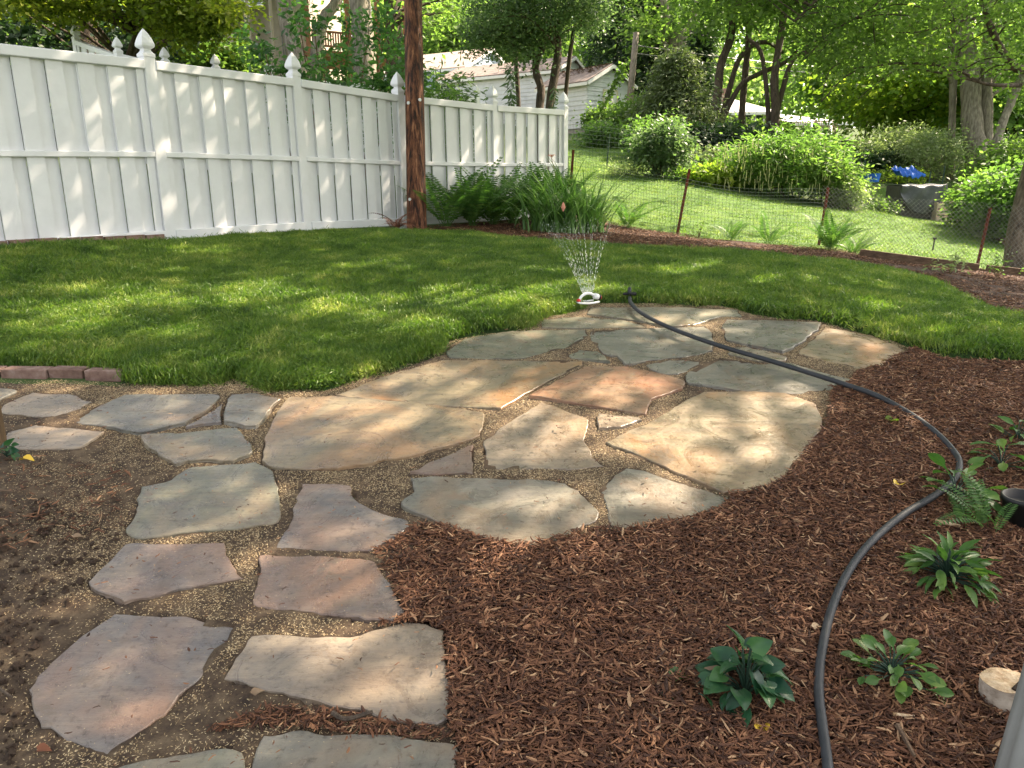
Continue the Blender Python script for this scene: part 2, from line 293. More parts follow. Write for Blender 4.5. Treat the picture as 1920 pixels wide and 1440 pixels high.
class MB:
    "collects shapes into one mesh"
    def __init__(s): s.V = []; s.F = []; s.n = 0
    def add(s, V, Fc):
        V = np.asarray(V, float); s.V.append(V); s.F += [tuple(int(i)+s.n for i in f) for f in Fc]; s.n += len(V); return s
    def box(s, c, size, ax=None, bev=0):
        "box by centre, size and axes (rows)"
        ax = np.eye(3) if ax is None else np.asarray(ax); h = np.array(size)/2
        q = np.array([(i, j, k) for i in (-1, 1) for j in (-1, 1) for k in (-1, 1)])*h
        return s.add(np.asarray(c)+q @ ax, [(0, 1, 3, 2), (4, 6, 7, 5), (0, 4, 5, 1), (2, 3, 7, 6), (0, 2, 6, 4), (1, 5, 7, 3)])
    def tube(s, P, r, k=8, cap=True):
        P = np.asarray(P, float); r = np.broadcast_to(np.asarray(r, float), (len(P),)); T = np.gradient(P, axis=0) if len(P) > 2 else np.repeat([P[1]-P[0]], 2, 0)
        T /= np.linalg.norm(T, axis=1)[:, None]+1e-9; up = np.array([0, 0, 1.]) if abs(T[0][2]) < .9 else np.array([1., 0, 0]); rings = []
        a = np.cross(T[0], up); a /= np.linalg.norm(a)
        for i in range(len(P)):
            a = a-T[i]*(a @ T[i]); a /= np.linalg.norm(a)+1e-9; b = np.cross(T[i], a); th = np.arange(k)*2*np.pi/k
            rings.append(P[i]+r[i]*(np.cos(th)[:, None]*a+np.sin(th)[:, None]*b))
        Fc = [(i*k+j, i*k+(j+1) % k, (i+1)*k+(j+1) % k, (i+1)*k+j) for i in range(len(P)-1) for j in range(k)]
        if cap: Fc += [tuple(range(k))[::-1], tuple((len(P)-1)*k+j for j in range(k))]
        return s.add(np.concatenate(rings), Fc)
    def lathe(s, c, prof, k=4, rot=0):
        "profile of (radius, z)"
        V = [(c[0]+r*math.cos(rot+2*math.pi*j/k), c[1]+r*math.sin(rot+2*math.pi*j/k), c[2]+z) for r, z in prof for j in range(k)]
        n = len(prof); Fc = [(i*k+j, i*k+(j+1) % k, (i+1)*k+(j+1) % k, (i+1)*k+j) for i in range(n-1) for j in range(k)]+[tuple(range(k))[::-1], tuple((n-1)*k+j for j in range(k))]
        return s.add(V, Fc)
    def build(s, name, mat, parent=None, smooth=False, loc=None, kind=None):
        o = obj(name, np.concatenate(s.V), s.F, mat, parent, smooth, loc)
        if kind: o['kind'] = kind
        return o
def smoothpath(P, n=8):
    P = np.asarray(P, float); Q = np.vstack([2*P[0]-P[1], P, 2*P[-1]-P[-2]]); out = []
    for i in range(1, len(Q)-2):
        for t in np.linspace(0, 1, n, endpoint=False):
            a, b, c, d = Q[i-1], Q[i], Q[i+1], Q[i+2]
            out.append(.5*(2*b+(c-a)*t+(2*a-5*b+4*c-d)*t*t+(3*b-a-3*c+d)*t**3))
    out.append(P[-1]); return np.array(out)
def sheet(name, poly, lift, cell, mat, edge=.10, bumpy=0, bs=.4, kind='structure', parent=None, under=()):
    "ground cover: a grid clipped to an outline, its rim diving into the ground"
    poly = np.asarray(poly)[:, :2]; lo = poly.min(0)-cell; hi = poly.max(0)+cell
    nx = int((hi[0]-lo[0])/cell)+1; ny = int((hi[1]-lo[1])/cell)+1
    X, Y = np.meshgrid(lo[0]+np.arange(nx)*cell, lo[1]+np.arange(ny)*cell, indexing='ij'); P = np.stack([X.ravel(), Y.ravel()], 1)
    P = P+(rng.random(P.shape)-.5)*cell*.5
    ins = inpoly(P, poly); ids = np.where(ins)[0]; d = np.zeros(len(P)); 
    near = ins.reshape(nx, ny); c = near[:-1, :-1] | near[1:, :-1] | near[:-1, 1:] | near[1:, 1:]
    I, J = np.where(c); a = I*ny+J; Fc = np.stack([a, a+ny, a+ny+1, a+1], 1); use = np.unique(Fc); rem = np.full(len(P), -1); rem[use] = np.arange(len(use))
    Q = P[use]; dd = dpoly(Q, poly)*np.where(ins[use], 1, -1); t = np.clip(dd/edge, 0, 1); t = t*(2-t)
    z = H(Q[:, 0], Q[:, 1])-.03+(lift+.03)*t
    if bumpy: z = z+bumpy*t*(vn(Q[:, 0], Q[:, 1], bs)+.5*vn(Q[:, 0], Q[:, 1], bs*.37)-.75)
    for u_ in under:
        m_ = inpoly(Q, u_) & (dpoly(Q, u_) > .03); z = np.where(m_, np.minimum(z, H(Q[:, 0], Q[:, 1])-.035), z)
    o = obj(name, np.column_stack([Q, z]), rem[Fc], mat, smooth=True); o['kind'] = kind; return o
# scattering of small stuff through geometry nodes: one point object, instances picked from a set
def scatter(name, P, rot, scl, protos, label, cat, parent=None):
    me = bpy.data.meshes.new(name); me.vertices.add(len(P)); me.vertices.foreach_set('co', np.asarray(P, np.float32).ravel())
    a = me.attributes.new('rot', 'FLOAT_VECTOR', 'POINT'); a.data.foreach_set('vector', np.asarray(rot, np.float32).ravel())
    s_ = me.attributes.new('scl', 'FLOAT_VECTOR', 'POINT'); scl = np.asarray(scl, np.float32); scl = np.repeat(scl[:, None], 3, 1) if scl.ndim == 1 else scl
    s_.data.foreach_set('vector', np.ascontiguousarray(scl).ravel()); me.update()
    o = bpy.data.objects.new(name, me); link(o); tag(o, label, cat, kind='stuff')
    cl = bpy.data.collections.new(name+'_set')
    for i, (V, Fc, mt) in enumerate(protos):
        q = bpy.data.objects.new(name+'_piece', mesh(name+'_piece', V, Fc, mt)); cl.objects.link(q)
    ng = bpy.data.node_groups.new(name+'_nodes', 'GeometryNodeTree'); ng.interface.new_socket('Geometry', in_out='INPUT', socket_type='NodeSocketGeometry'); ng.interface.new_socket('Geometry', in_out='OUTPUT', socket_type='NodeSocketGeometry')
    N = ng.nodes; L = ng.links; gi = N.new('NodeGroupInput'); go = N.new('NodeGroupOutput'); ip = N.new('GeometryNodeInstanceOnPoints'); ci = N.new('GeometryNodeCollectionInfo')
    ci.inputs[0].default_value = cl; ci.inputs['Separate Children'].default_value = True; ci.inputs['Reset Children'].default_value = True
    def at(n, t='FLOAT_VECTOR'):
        q = N.new('GeometryNodeInputNamedAttribute'); q.data_type = t; q.inputs[0].default_value = n; return q
    L.new(gi.outputs[0], ip.inputs['Points']); L.new(ci.outputs[0], ip.inputs['Instance']); ip.inputs['Pick Instance'].default_value = True
    e = N.new('FunctionNodeEulerToRotation'); ra = at('rot'); L.new(ra.outputs[0], e.inputs[0]); L.new(e.outputs[0], ip.inputs['Rotation'])
    sa = at('scl'); L.new(sa.outputs[0], ip.inputs['Scale'])
    rv = N.new('FunctionNodeRandomValue'); rv.data_type = 'INT'; rv.inputs[4].default_value = 0; rv.inputs[5].default_value = len(protos)-1; L.new(rv.outputs[2], ip.inputs['Instance Index'])
    L.new(ip.outputs[0], go.inputs[0]); md = o.modifiers.new('scatter', 'NODES'); md.node_group = ng
    return o
def sample(poly, n, holes=()):
    poly = np.asarray(poly)[:, :2]; lo = poly.min(0); hi = poly.max(0); out = []; k = 0
    while k < n:
        P = lo+rng.random((n, 2))*(hi-lo); P = P[inpoly(P, poly)]
        for h_ in holes: P = P[~inpoly(P, h_)]
        out.append(P); k += len(P)
    return np.concatenate(out)[:n]
# ================================================================== GROUND
def axisgrid(n, a, far):
    u = np.linspace(-1, 1, n); k = math.asinh(far/a); return a*np.sinh(u*k)
gx = axisgrid(380, 2.2, 420); gy = axisgrid(380, 2.2, 420)+4
X, Y = np.meshgrid(gx, gy, indexing='ij'); Z = H(X, Y)
nr = np.exp(-(np.hypot(X, Y-4)/12)**2); Z = Z-.015+nr*.02*(vn(X, Y, .35)+.6*vn(X, Y, .11)-.8)
n = 380; I, J = np.meshgrid(np.arange(n-1), np.arange(n-1), indexing='ij'); a = (I*n+J).ravel()
go = obj('ground', np.column_stack([X.ravel(), Y.ravel(), Z.ravel()]), np.stack([a, a+n, a+n+1, a+1], 1), M['ground'], smooth=True); go['kind'] = 'structure'
# outlines, measured on the ground
LAWN_PX = [(-320, 700), (0, 690), (100, 692), (225, 704), (242, 722), (330, 728), (415, 726), (440, 714), (468, 730), (497, 738), (540, 738), (613, 733), (697, 707), (760, 684), (825, 664), (842, 640), (900, 621), (1003, 617),
  (1012, 602), (1060, 590), (1096, 583), (1108, 573), (1160, 570), (1284, 573), (1370, 579), (1404, 592), (1470, 600), (1541, 604), (1566, 612), (1626, 630), (1712, 655), (1765, 668), (1920, 682), (2300, 700),
  (2250, 640), (1920, 602), (1870, 590), (1800, 558), (1750, 530), (1700, 519), (1600, 500), (1500, 488), (1400, 481), (1300, 476), (1230, 470), (1150, 466), (1040, 460), (960, 450), (900, 445), (800, 440), (770, 438), (700, 436), (565, 440), (430, 447), (315, 460), (0, 470), (-420, 492)]
lawn = hitp(LAWN_PX)
sheet('lawn', lawn, .045, .05, M['sod'], .06, .02, .6)
mulch = hitp([(1712, 655), (1640, 693), (1560, 740), (1548, 805), (1480, 893), (1372, 937), (1180, 998), (1020, 1024), (830, 993), (769, 993), (697, 1037), (742, 1110), (764, 1160), (845, 1180), (848, 1350), (860, 1400), (862, 1600), (2300, 1600), (2400, 700), (1920, 688), (1765, 672)])

band = np.array([tuple(p) for p in hitp([(792, 442), (900, 447), (960, 453), (1040, 462), (1150, 468), (1230, 473), (1300, 478), (1400, 483), (1500, 490), (1600, 502), (1700, 521), (1750, 532), (1800, 560), (1870, 592), (1920, 604), (2250, 642),
   (2250, 560), (1900, 520), (1830, 506), (1700, 490), (1610, 478), (1560, 472), (1480, 466), (1400, 458), (1268, 442), (1160, 426)])]+[(1.1, 13.9, 0), (.7, 13.3, 0), (-.3, 12.1, 0), (-1.45, 10.75, 0)])
sheet('rear_mulch_bed', band, .03, .06, M['mulch'], .10, .05, .7)
path = hitp([(-330, 720), (0, 712), (235, 718), (420, 722), (440, 712), (500, 735), (700, 704), (830, 660), (845, 638), (1000, 615), (1015, 598), (1100, 572), (1280, 571), (1390, 578), (1545, 602), (1715, 655), (1700, 700), (1660, 735), (1600, 770),
   (1590, 820), (1520, 900), (1400, 955), (1200, 1020), (1020, 1045), (850, 1030), (790, 1040), (760, 1080), (800, 1150), (860, 1170), (870, 1350), (885, 1400), (885, 1640), (-300, 1640)])
lawn_b = np.array([tuple(p) for p in hitp([(1052, 262), (1120, 268), (1200, 292), (1330, 312), (1330, 348), (1400, 365), (1500, 384), (1600, 396), (1640, 380), (1640, 350), (1830, 350), (2200, 400), (2300, 480), (1920, 512), (1830, 505), (1620, 482), (1500, 468), (1380, 455), (1268, 440), (1130, 420)])]+[(1.3, 14.1, 0), (1.0, 13.6, 0), (.7, 17, 0), (.6, 22, 0), (1.0, 28, 0)])
sheet('back_lawn', lawn_b, .012, .16, M['turf'], .2, .03, 1.5)
# ================================================================== FLAGSTONES
STONES = [
 ('grey', [(-40, 726), (0, 725), (33, 730), (0, 748), (-40, 765)]), ('cream', [(62, 733), (130, 736), (175, 750), (133, 773), (110, 784), (50, 777), (3, 773), (5, 757)]),
 ('cream', [(12, 806), (67, 792), (130, 797), (197, 804), (147, 835), (100, 838), (8, 838)]), ('grey', [(233, 737), (330, 736), (410, 737), (413, 743), (387, 767), (347, 790), (267, 808), (200, 797), (133, 788), (187, 757)]),
 ('plum', [(390, 770), (417, 752), (416, 786), (345, 797)]), ('grey', [(433, 737), (425, 745), (419, 787), (450, 793), (480, 796), (508, 765), (528, 745), (480, 735)]),
 ('green', [(263, 813), (350, 808), (447, 799), (453, 807), (475, 845), (437, 863), (353, 861), (327, 869), (283, 840)]),
 ('tan', [(542, 742), (633, 741), (770, 752), (907, 771), (902, 813), (873, 823), (793, 847), (700, 866), (633, 877), (573, 880), (513, 875), (489, 860), (494, 820), (517, 772)]),
 ('tan', [(627, 737), (700, 709), (780, 684), (831, 671), (960, 673), (1094, 674), (1094, 682), (1040, 705), (985, 734), (940, 762), (860, 759), (773, 752), (653, 742)]),
 ('green', [(842, 667), (835, 655), (870, 632), (960, 617), (1098, 615), (1103, 628), (1080, 645), (1040, 655), (985, 668), (900, 670)]),
 ('green', [(1017, 598), (1083, 592), (1173, 599), (1214, 613), (1105, 614), (1015, 612)]), ('green', [(1105, 575), (1284, 574), (1383, 580), (1391, 593), (1348, 593), (1301, 607), (1254, 610), (1199, 600), (1100, 587)]),
 ('grey', [(1107, 620), (1173, 615), (1321, 610), (1336, 623), (1338, 654), (1310, 663), (1173, 680), (1158, 664), (1130, 661), (1107, 634)]), ('green', [(1066, 664), (1084, 654), (1122, 657), (1146, 676), (1071, 670)]),
 ('grey', [(1361, 597), (1450, 599), (1541, 603), (1536, 615), (1498, 642), (1468, 657), (1361, 636), (1353, 612)]), ('tan', [(1547, 611), (1635, 626), (1703, 655), (1648, 688), (1600, 687), (1496, 660), (1507, 648)]),
 ('cream', [(1374, 650), (1400, 648), (1477, 667), (1473, 674), (1421, 676), (1366, 663)]), ('grey', [(1327, 677), (1353, 669), (1421, 680), (1477, 676), (1605, 711), (1571, 726), (1498, 736), (1455, 733), (1383, 728), (1289, 715), (1284, 700)]),
 ('grey', [(1210, 681), (1255, 672), (1314, 675), (1312, 683), (1272, 699), (1237, 697)]), ('rust', [(1095, 684), (1165, 684), (1233, 696), (1284, 711), (1280, 726), (1220, 745), (1212, 775), (1126, 761), (1058, 750), (990, 739), (1041, 711)]),
 ('cream', [(1015, 749), (1079, 772), (1105, 782), (1094, 822), (1109, 852), (1135, 871), (1071, 876), (908, 876), (906, 822), (955, 787)]), ('cream', [(1121, 773), (1199, 780), (1205, 785), (1165, 798), (1121, 801)]),
 ('tan', [(1319, 732), (1400, 732), (1472, 734), (1532, 756), (1543, 788), (1541, 805), (1477, 886), (1447, 907), (1408, 918), (1357, 922), (1263, 882), (1133, 826), (1220, 786)]),
 ('grey', [(1173, 873), (1199, 877), (1284, 903), (1370, 929), (1353, 950), (1284, 976), (1173, 991), (1143, 984), (1141, 955), (1135, 937), (1124, 918), (1152, 886)]),
 ('grey', [(767, 893), (900, 893), (1030, 898), (1060, 903), (1085, 917), (1110, 942), (1124, 960), (1118, 976), (1090, 983), (1070, 1007), (1020, 1018), (950, 1018), (900, 1010), (830, 980), (790, 963), (750, 942), (757, 932), (777, 920)]),
 ('plum', [(765, 883), (877, 833), (889, 831), (888, 887), (790, 884)]), ('plum', [(560, 901), (657, 906), (658, 920), (672, 938), (700, 952), (767, 972), (770, 985), (695, 1030), (515, 1025), (540, 985), (558, 935)]),
 ('green', [(263, 908), (320, 897), (360, 872), (480, 862), (513, 880), (523, 910), (522, 975), (420, 990), (267, 1007), (233, 992), (253, 950)]), ('plum', [(233, 1017), (330, 1016), (422, 1013), (423, 1037), (460, 1083), (360, 1098), (293, 1113), (230, 1127), (177, 1103), (163, 1087)]),
 ('plum', [(484, 1038), (590, 1040), (697, 1047), (735, 1100), (757, 1140), (755, 1158), (683, 1160), (600, 1152), (530, 1142), (473, 1132), (482, 1080)]),
 ('plum', [(213, 1143), (333, 1148), (447, 1170), (417, 1217), (363, 1277), (290, 1343), (200, 1413), (140, 1385), (73, 1357), (50, 1287), (67, 1260), (150, 1187)]),
 ('cream', [(470, 1188), (640, 1190), (690, 1180), (773, 1163), (800, 1165), (835, 1178), (840, 1250), (842, 1345), (820, 1355), (760, 1350), (640, 1322), (530, 1295), (417, 1270), (440, 1230)]),
 ('grey', [(493, 1373), (547, 1365), (660, 1370), (757, 1377), (853, 1388), (855, 1440), (856, 1520), (478, 1540), (479, 1400)]), ('green', [(190, 1440), (273, 1417), (403, 1397), (455, 1403), (457, 1490), (440, 1560), (180, 1560)])]
SLAB = {2: 'cream slab at the left frame edge beside the wooden post', 7: 'broad golden flagstone, its left corner touching the turf', 19: 'reddish sandstone slab near the patio centre', 22: 'largest slab, wet and shiny, at the right rim of the patio', 30: 'big mottled dark slab at the lower left'}
patio = empty('flagstone_patio', (0, 3.5, h1(0, 3.5)), 'irregular flagstone patio and stepping path of grey, tan and reddish slabs', 'patio')
SPOLY = []; SOUT = []
for i, (kd, px) in enumerate(STONES):
    P = hitp(px, .022)[:, :2]
    sg = 1 if np.sum(P[:, 0]*np.roll(P[:, 1], -1)-np.roll(P[:, 0], -1)*P[:, 1]) > 0 else -1
    e1 = P-np.roll(P, 1, 0); e2 = np.roll(P, -1, 0)-P; e1 /= np.linalg.norm(e1, axis=1)[:, None]; e2 /= np.linalg.norm(e2, axis=1)[:, None]; bis = e1+e2; bis /= np.linalg.norm(bis, axis=1)[:, None]+1e-9
    P = P+np.column_stack([bis[:, 1], -bis[:, 0]])*sg*.002
    SPOLY.append(P)
    Q = []
    for a_, b_ in zip(P, np.roll(P, -1, 0)):
        L_ = np.linalg.norm(b_-a_); k = max(2, int(L_/.022)); nrm = np.array([b_[1]-a_[1], a_[0]-b_[0]])/max(L_, 1e-6)
        for t in np.arange(k)/k:
            p = a_+(b_-a_)*t; e = min(t, 1-t)*2
            j = ((vn(p[0]*3, p[1]*3, .21)-.5)*.024+(vn(p[0]*3, p[1]*3, .07)-.5)*.006+(rng.random()-.5)*.005)*min(1, e*4); Q.append(p+nrm*j)
    Q = np.array(Q)
    Q = .8*Q+.1*(np.roll(Q, 1, 0)+np.roll(Q, -1, 0))
    c = P.mean(0); A_ = np.c_[P, np.ones(len(P))]; pl = np.linalg.lstsq(A_, H(P[:, 0], P[:, 1]), rcond=None)[0]
    top = .011+.008*rng.random()+(.004 if i == 16 else 0); zt = lambda q: q @ pl[:2]+pl[2]+top
    T = np.roll(Q, -1, 0)-np.roll(Q, 1, 0); T /= np.linalg.norm(T, axis=1)[:, None]+1e-9; area = .5*np.sum(P[:, 0]*np.roll(P[:, 1], -1)-np.roll(P[:, 0], -1)*P[:, 1])
    inn = np.column_stack([-T[:, 1], T[:, 0]])*(1 if area > 0 else -1); n_ = len(Q); chip = rng.random(n_)
    rings = [(Q-inn*.004, -.075), (Q+inn*.001, -.030), (Q+inn*(.002+.004*chip[:, None]), -.010), (Q+inn*(.003+.002*chip[:, None]), -.003), (Q+inn*.0075, 0)]
    V = [np.column_stack([q, zt(q)+dz]) for q, dz in rings]; V = np.concatenate(V)
    Fc = [(r*n_+j, r*n_+(j+1) % n_, (r+1)*n_+(j+1) % n_, (r+1)*n_+j) for r in range(4) for j in range(n_)]+[tuple(4*n_+j for j in range(n_))]
    if area < 0: Fc = [f[::-1] for f in Fc]
    o = obj('flagstone', V, Fc, ST[kd], patio)
    if i in SLAB: o['label'] = SLAB[i]
    SOUT.append(Q)
sheet('mulch_bed', mulch, .012, .04, M['mulch'], .06, .03, .5, under=SPOLY)
sheet('path_bedding', path, .006, .035, M['bedding'], .05, .02, .3, under=SPOLY)
# brick edging along the turf at the left
be = empty('brick_edging', hitp([(120, 715)])[0], 'row of half-buried red bricks edging the turf at the left', 'edging')
for k, (xa, xb, yy, tl) in enumerate([(-60, -2, 706, .1), (1, 88, 707, .04), (91, 156, 706, -.12), (158, 230, 709, .05)]):
    A_, B_ = hitp([(xa, yy), (xb, yy+1)]); d = B_-A_; L_ = np.linalg.norm(d); d /= L_; up = np.array([0, 0, 1.]); s_ = np.cross(up, d); s_ /= np.linalg.norm(s_); u_ = np.cross(d, s_); u_ = u_+s_*tl; u_ /= np.linalg.norm(u_)
    mb = MB(); c = (A_+B_)/2+up*.012+s_*.045; mb.box(c, (L_*.97, .095, .062), [d, s_, u_]); o = mb.build('brick', M['brick'], be)
    bv = o.modifiers.new('bevel', 'BEVEL'); bv.width = .006; bv.segments = 2
# ================================================================== WHITE FENCE
def vfence(label, posts, posth, name='vinyl_fence', boards=6, full=True, mat='vinyl'):
    "posts: list of (xy, zbottom, zmid or None, ztop)"
    base = np.array([*posts[0][0], posts[0][1]]); root = empty(name, base, label, 'fence')
    s = posth
    for (xy, zb, zm, zt) in posts:
        mb = MB(); mb.box((xy[0], xy[1], (zb-.35+zt+.03*s)/2), (.118*s, .118*s, zt+.03*s-zb+.35), AX); o = mb.build('post', M[mat], root)
        cp = MB(); r = .082*s; q = rad(45)+FA
        cp.lathe((xy[0], xy[1], zt+.031*s), [(r*1.10, 0), (r*1.10, .028*s), (r*.90, .040*s), (r*.66, .060*s), (r*.64, .074*s), (r*1.06, .092*s), (r*1.17, .106*s), (r*1.15, .128*s), (r*.93, .172*s), (r*.56, .222*s), (r*.18, .258*s), (r*.03, .270*s)], 4, q)
        cp.build('post_cap', M[mat], o)
    for p, q in zip(posts[:-1], posts[1:]):
        a, b = np.array(p[0]), np.array(q[0]); d = b-a; L_ = np.linalg.norm(d); d = d/L_; nrm = np.array([d[1], -d[0]]);    # towards the camera
        def rail(k, hgt, th, za, zb_):
            A_ = np.array([*(a+d*.06*s), za]); B_ = np.array([*(b-d*.06*s), zb_]); e = B_-A_; l = np.linalg.norm(e); e /= l; n3 = np.array([*nrm, 0]); u = np.cross(n3, e)
            mb = MB(); mb.box((A_+B_)/2, (l, th, hgt), [e, n3, u]); r_ = mb.build('rail', M[mat], root); bv = r_.modifiers.new('bevel', 'BEVEL'); bv.width = .008; bv.segments = 2
        rail(0, .09*s, .135*s, p[3]-.045*s, q[3]-.045*s); rail(2, .10*s, .135*s, p[1]+.05*s, q[1]+.05*s)
        if p[2] is not None: rail(1, .055*s, .118*s, p[2], q[2])
        # shadow-box boards: wide front boards, others behind, slits between
        pitch = (L_-.125*s)/boards
        for k in range(boards+1):
            for side in (0, 1):
                u0 = .0625*s+(k-.28+.51*side)*pitch; u1 = u0+pitch*(.535 if side == 0 else .505)
                u0 = max(u0, .064*s); u1 = min(u1, L_-.064*s)
                if u1-u0 < .03: continue
                off = .020*s if side == 0 else -.020*s; t = (u0+u1)/2/L_; zb_ = p[1]+(q[1]-p[1])*t+.06*s; zt_ = p[3]+(q[3]-p[3])*t-.05*s
                c = a+d*(u0+u1)/2+nrm*off; mb = MB(); mb.box((*c, (zb_+zt_)/2), (u1-u0, .018*s, zt_-zb_), [[d[0], d[1], 0], [nrm[0], nrm[1], 0], [0, 0, 1]]); mb.build('board', M[mat], root)
    return root
fp = [(296, 120, 290, 452, 8.05), (562, 153, 298, 433, 9.5), (752, 182, 306, 424, 10.75), (925, 200, 309, 415, 12.2), (1056, 209, 309, 402, 13.45)]
posts = []
for x, yt, ym, yb, d in fp:
    B_ = unp(x, (yt+yb)/2, d); up_ = unp(x, yt, d); md = unp(x, ym, d); bt = unp(x, yb, d); posts.append((B_[:2], bt[2], md[2], up_[2]))
def extrap(p, q): return (2*np.array(p[0])-np.array(q[0]), 2*p[1]-q[1], 2*p[2]-q[2], 2*p[3]-q[3])
p0 = extrap(posts[0], posts[1]); p0 = (p0[0], posts[0][1]-.015, posts[0][2]-.03, posts[0][3]-.025); pm = extrap(p0, posts[0]); posts = [pm, p0]+posts
dv = np.array(posts[3][0])-np.array(posts[1][0]); FA = math.atan2(dv[1], dv[0]); AX = [[math.cos(FA), math.sin(FA), 0], [-math.sin(FA), math.cos(FA), 0], [0, 0, 1]]
vfence('tall white vinyl shadow-box fence with gothic post caps along the left of the lawn', posts, 1.0)
FENCE = posts
bp = []
for x, yt, d in [(143, 76, 14.2), (222, 102, 13.0), (310, 120, 13.4), (405, 132, 13.9), (505, 146, 14.4), (745, 162, 15.6), (893, 184, 16.8)]:
    t_ = unp(x, yt, d); bp.append((t_[:2], t_[2]-1.75, t_[2]-.85, t_[2]))
vfence('second white vinyl fence of the neighbouring garden, showing over the near fence', bp, .92, 'rear_vinyl_fence', 5)
br = empty('brick_footing', hit(60, 470)[0], 'strip of old reddish bricks peeping out under the left end of the white fence', 'edging')
pa, pb2 = np.array([*FENCE[1][0], 0.]), np.array([*FENCE[2][0], 0.]); e = pb2-pa; L_ = np.linalg.norm(e); e /= L_; nn_ = np.array([e[1], -e[0], 0])
for k in range(8):
    c = pa+e*(.15+.215*k)+nn_*.06; c[2] = h1(c[0], c[1])+.035+.006*rng.random(); mb = MB(); mb.box(c, (.195, .09, .06), [e, nn_, [0, 0, 1]]); mb.build('brick', M['brick'], br)
# ================================================================== UTILITY POLE
pb = col(776, 10.35); pb[2] = h1(pb[0], pb[1]); up = empty('utility_pole', pb, 'old reddish brown wooden utility pole standing against the white fence', 'pole')
zz = np.linspace(-.3, 6.5, 30); mb = MB(); k = 20; Vs = []
ptop = unp(774, 0, 10.35); lean = (ptop-pb)/(ptop[2]-pb[2])
for z in zz:
    th = np.arange(k)*2*np.pi/k; r = (.137-.006*z)*(1+.35*max(0, .12-z)); g = 1-.10*np.exp(-((th-4.9)/.16)**2)-.06*np.exp(-((th-3.9)/.1)**2)+.025*np.sin(th*7+z*.6)+.012*np.sin(th*15+z)
    c = pb+lean*z; Vs.append(np.column_stack([c[0]+r*g*np.cos(th), c[1]+r*g*np.sin(th), np.full(k, c[2])]))
mb.add(np.concatenate(Vs), [(i*k+j, i*k+(j+1) % k, (i+1)*k+(j+1) % k, (i+1)*k+j) for i in range(len(zz)-1) for j in range(k)]); mb.build('shaft', M['pole'], up, True)
for x, y in [(766, 193), (787, 187), (769, 374)]:
    p = unp(x, y, 10.35); ax_ = pb+lean*(p[2]-pb[2]); tc = CAMP-p; tc[2] = 0; tc /= np.linalg.norm(tc); dx = (p-ax_); lat = dx-tc*(dx @ tc); c = ax_+lat+tc*math.sqrt(max(.128**2-lat[:2] @ lat[:2], .0004))*1.0
    nn = c-ax_; nn[2] = 0; nn /= np.linalg.norm(nn); mb = MB(); mb.tube([c-nn*.01, c+nn*.012], .021, 10); mb.build('tag', M['white'], up)
# ================================================================== FOLIAGE TOOLS
def leafmesh(P, size, asp=.55, out=None, up=.9, jit=.35, droop=.25):
    "folded two-triangle leaves at the points P"
    n = len(P); s = size*(1+jit*(rng.random(n)*2-1)); d = rng.normal(size=(n, 3)); d[:, 2] = d[:, 2]*.5-droop
    if out is not None: d += out*.7
    d /= np.linalg.norm(d, axis=1)[:, None]; nn = rng.normal(size=(n, 3))*.7; nn[:, 2] += up; sd = np.cross(d, nn); sd /= np.linalg.norm(sd, axis=1)[:, None]+1e-9; nn = np.cross(sd, d)
    a = P; b = P+d*s[:, None]; m = P+d*(s*.45)[:, None]-nn*(s*.10)[:, None]; l = m+sd*(s*asp*.5)[:, None]+nn*(s*.16)[:, None]; r = m-sd*(s*asp*.5)[:, None]+nn*(s*.16)[:, None]
    V = np.stack([a, r, b, l], 1).reshape(-1, 3); i = np.arange(n)*4
    return V, np.concatenate([np.stack([i, i+1, i+2], 1), np.stack([i, i+2, i+3], 1)])
def ell(c, r, n, shell=.5):
    v = rng.normal(size=(n, 3)); v /= np.linalg.norm(v, axis=1)[:, None]; q = (shell+(1-shell)*rng.random(n))**.5; return np.asarray(c)+v*q[:, None]*np.asarray(r)
def clump(C, rc, m, flat=.7):
    n = len(C); rr = np.asarray(rc)*(.7+.6*rng.random(n)) if np.isscalar(rc) else rc
    v = rng.normal(size=(n, m, 3))*.5; v[..., 2] *= flat; P = C[:, None]+v*rr[:, None, None]; o = v/(np.linalg.norm(v, axis=2, keepdims=True)+1e-6); return P.reshape(-1, 3), o.reshape(-1, 3)
def crown(parent, C, rc, m, size, mt, asp=.55, flat=.7, droop=.25, name='crown', up=.9):
    P, o = clump(C, rc, m, flat); V, Fc = leafmesh(P, size, asp, o, up=up, droop=droop); return obj(name, V, Fc, LF[mt], parent)
def limbs(mb, trunk, tr, C, r0, k=5, sag=.1):
    "branches from the trunk to crown clumps"
    T = np.asarray(trunk)
    for c in C:
        ok = np.where(T[:, 2] < c[2]+.1)[0]
        j = ok[np.argmin(np.linalg.norm(T[ok]-c, axis=1)+.5*rng.random(len(ok)))] if len(ok) else 0
        a = T[j]; L_ = np.linalg.norm(c-a); up_ = np.array([0, 0, .22*L_]); mid = (a+c)/2+up_*.5+rng.normal(size=3)*.05*L_
        q = smoothpath([a, mid, c], 5); rr = np.linspace(min(tr[j]*.55, r0+L_*.008), .006, len(q)); mb.tube(q, rr, k, False)
def trunkpath(px, dz=0):
    "list of (x, y, depth, pixel width) from foot to top"
    P = np.array([unp(x, y, d) for x, y, d, w_ in px]); r = np.array([w_/2*d/F for x, y, d, w_ in px]); P[0] = [P[0][0], P[0][1], min(P[0][2], h1(P[0][0], P[0][1]))-.15]; return P, r
def resamp(P, r, n=5):
    Q = smoothpath(P, n); rr = np.interp(np.linspace(0, 1, len(Q)), np.linspace(0, 1, len(P)), r); return Q, rr
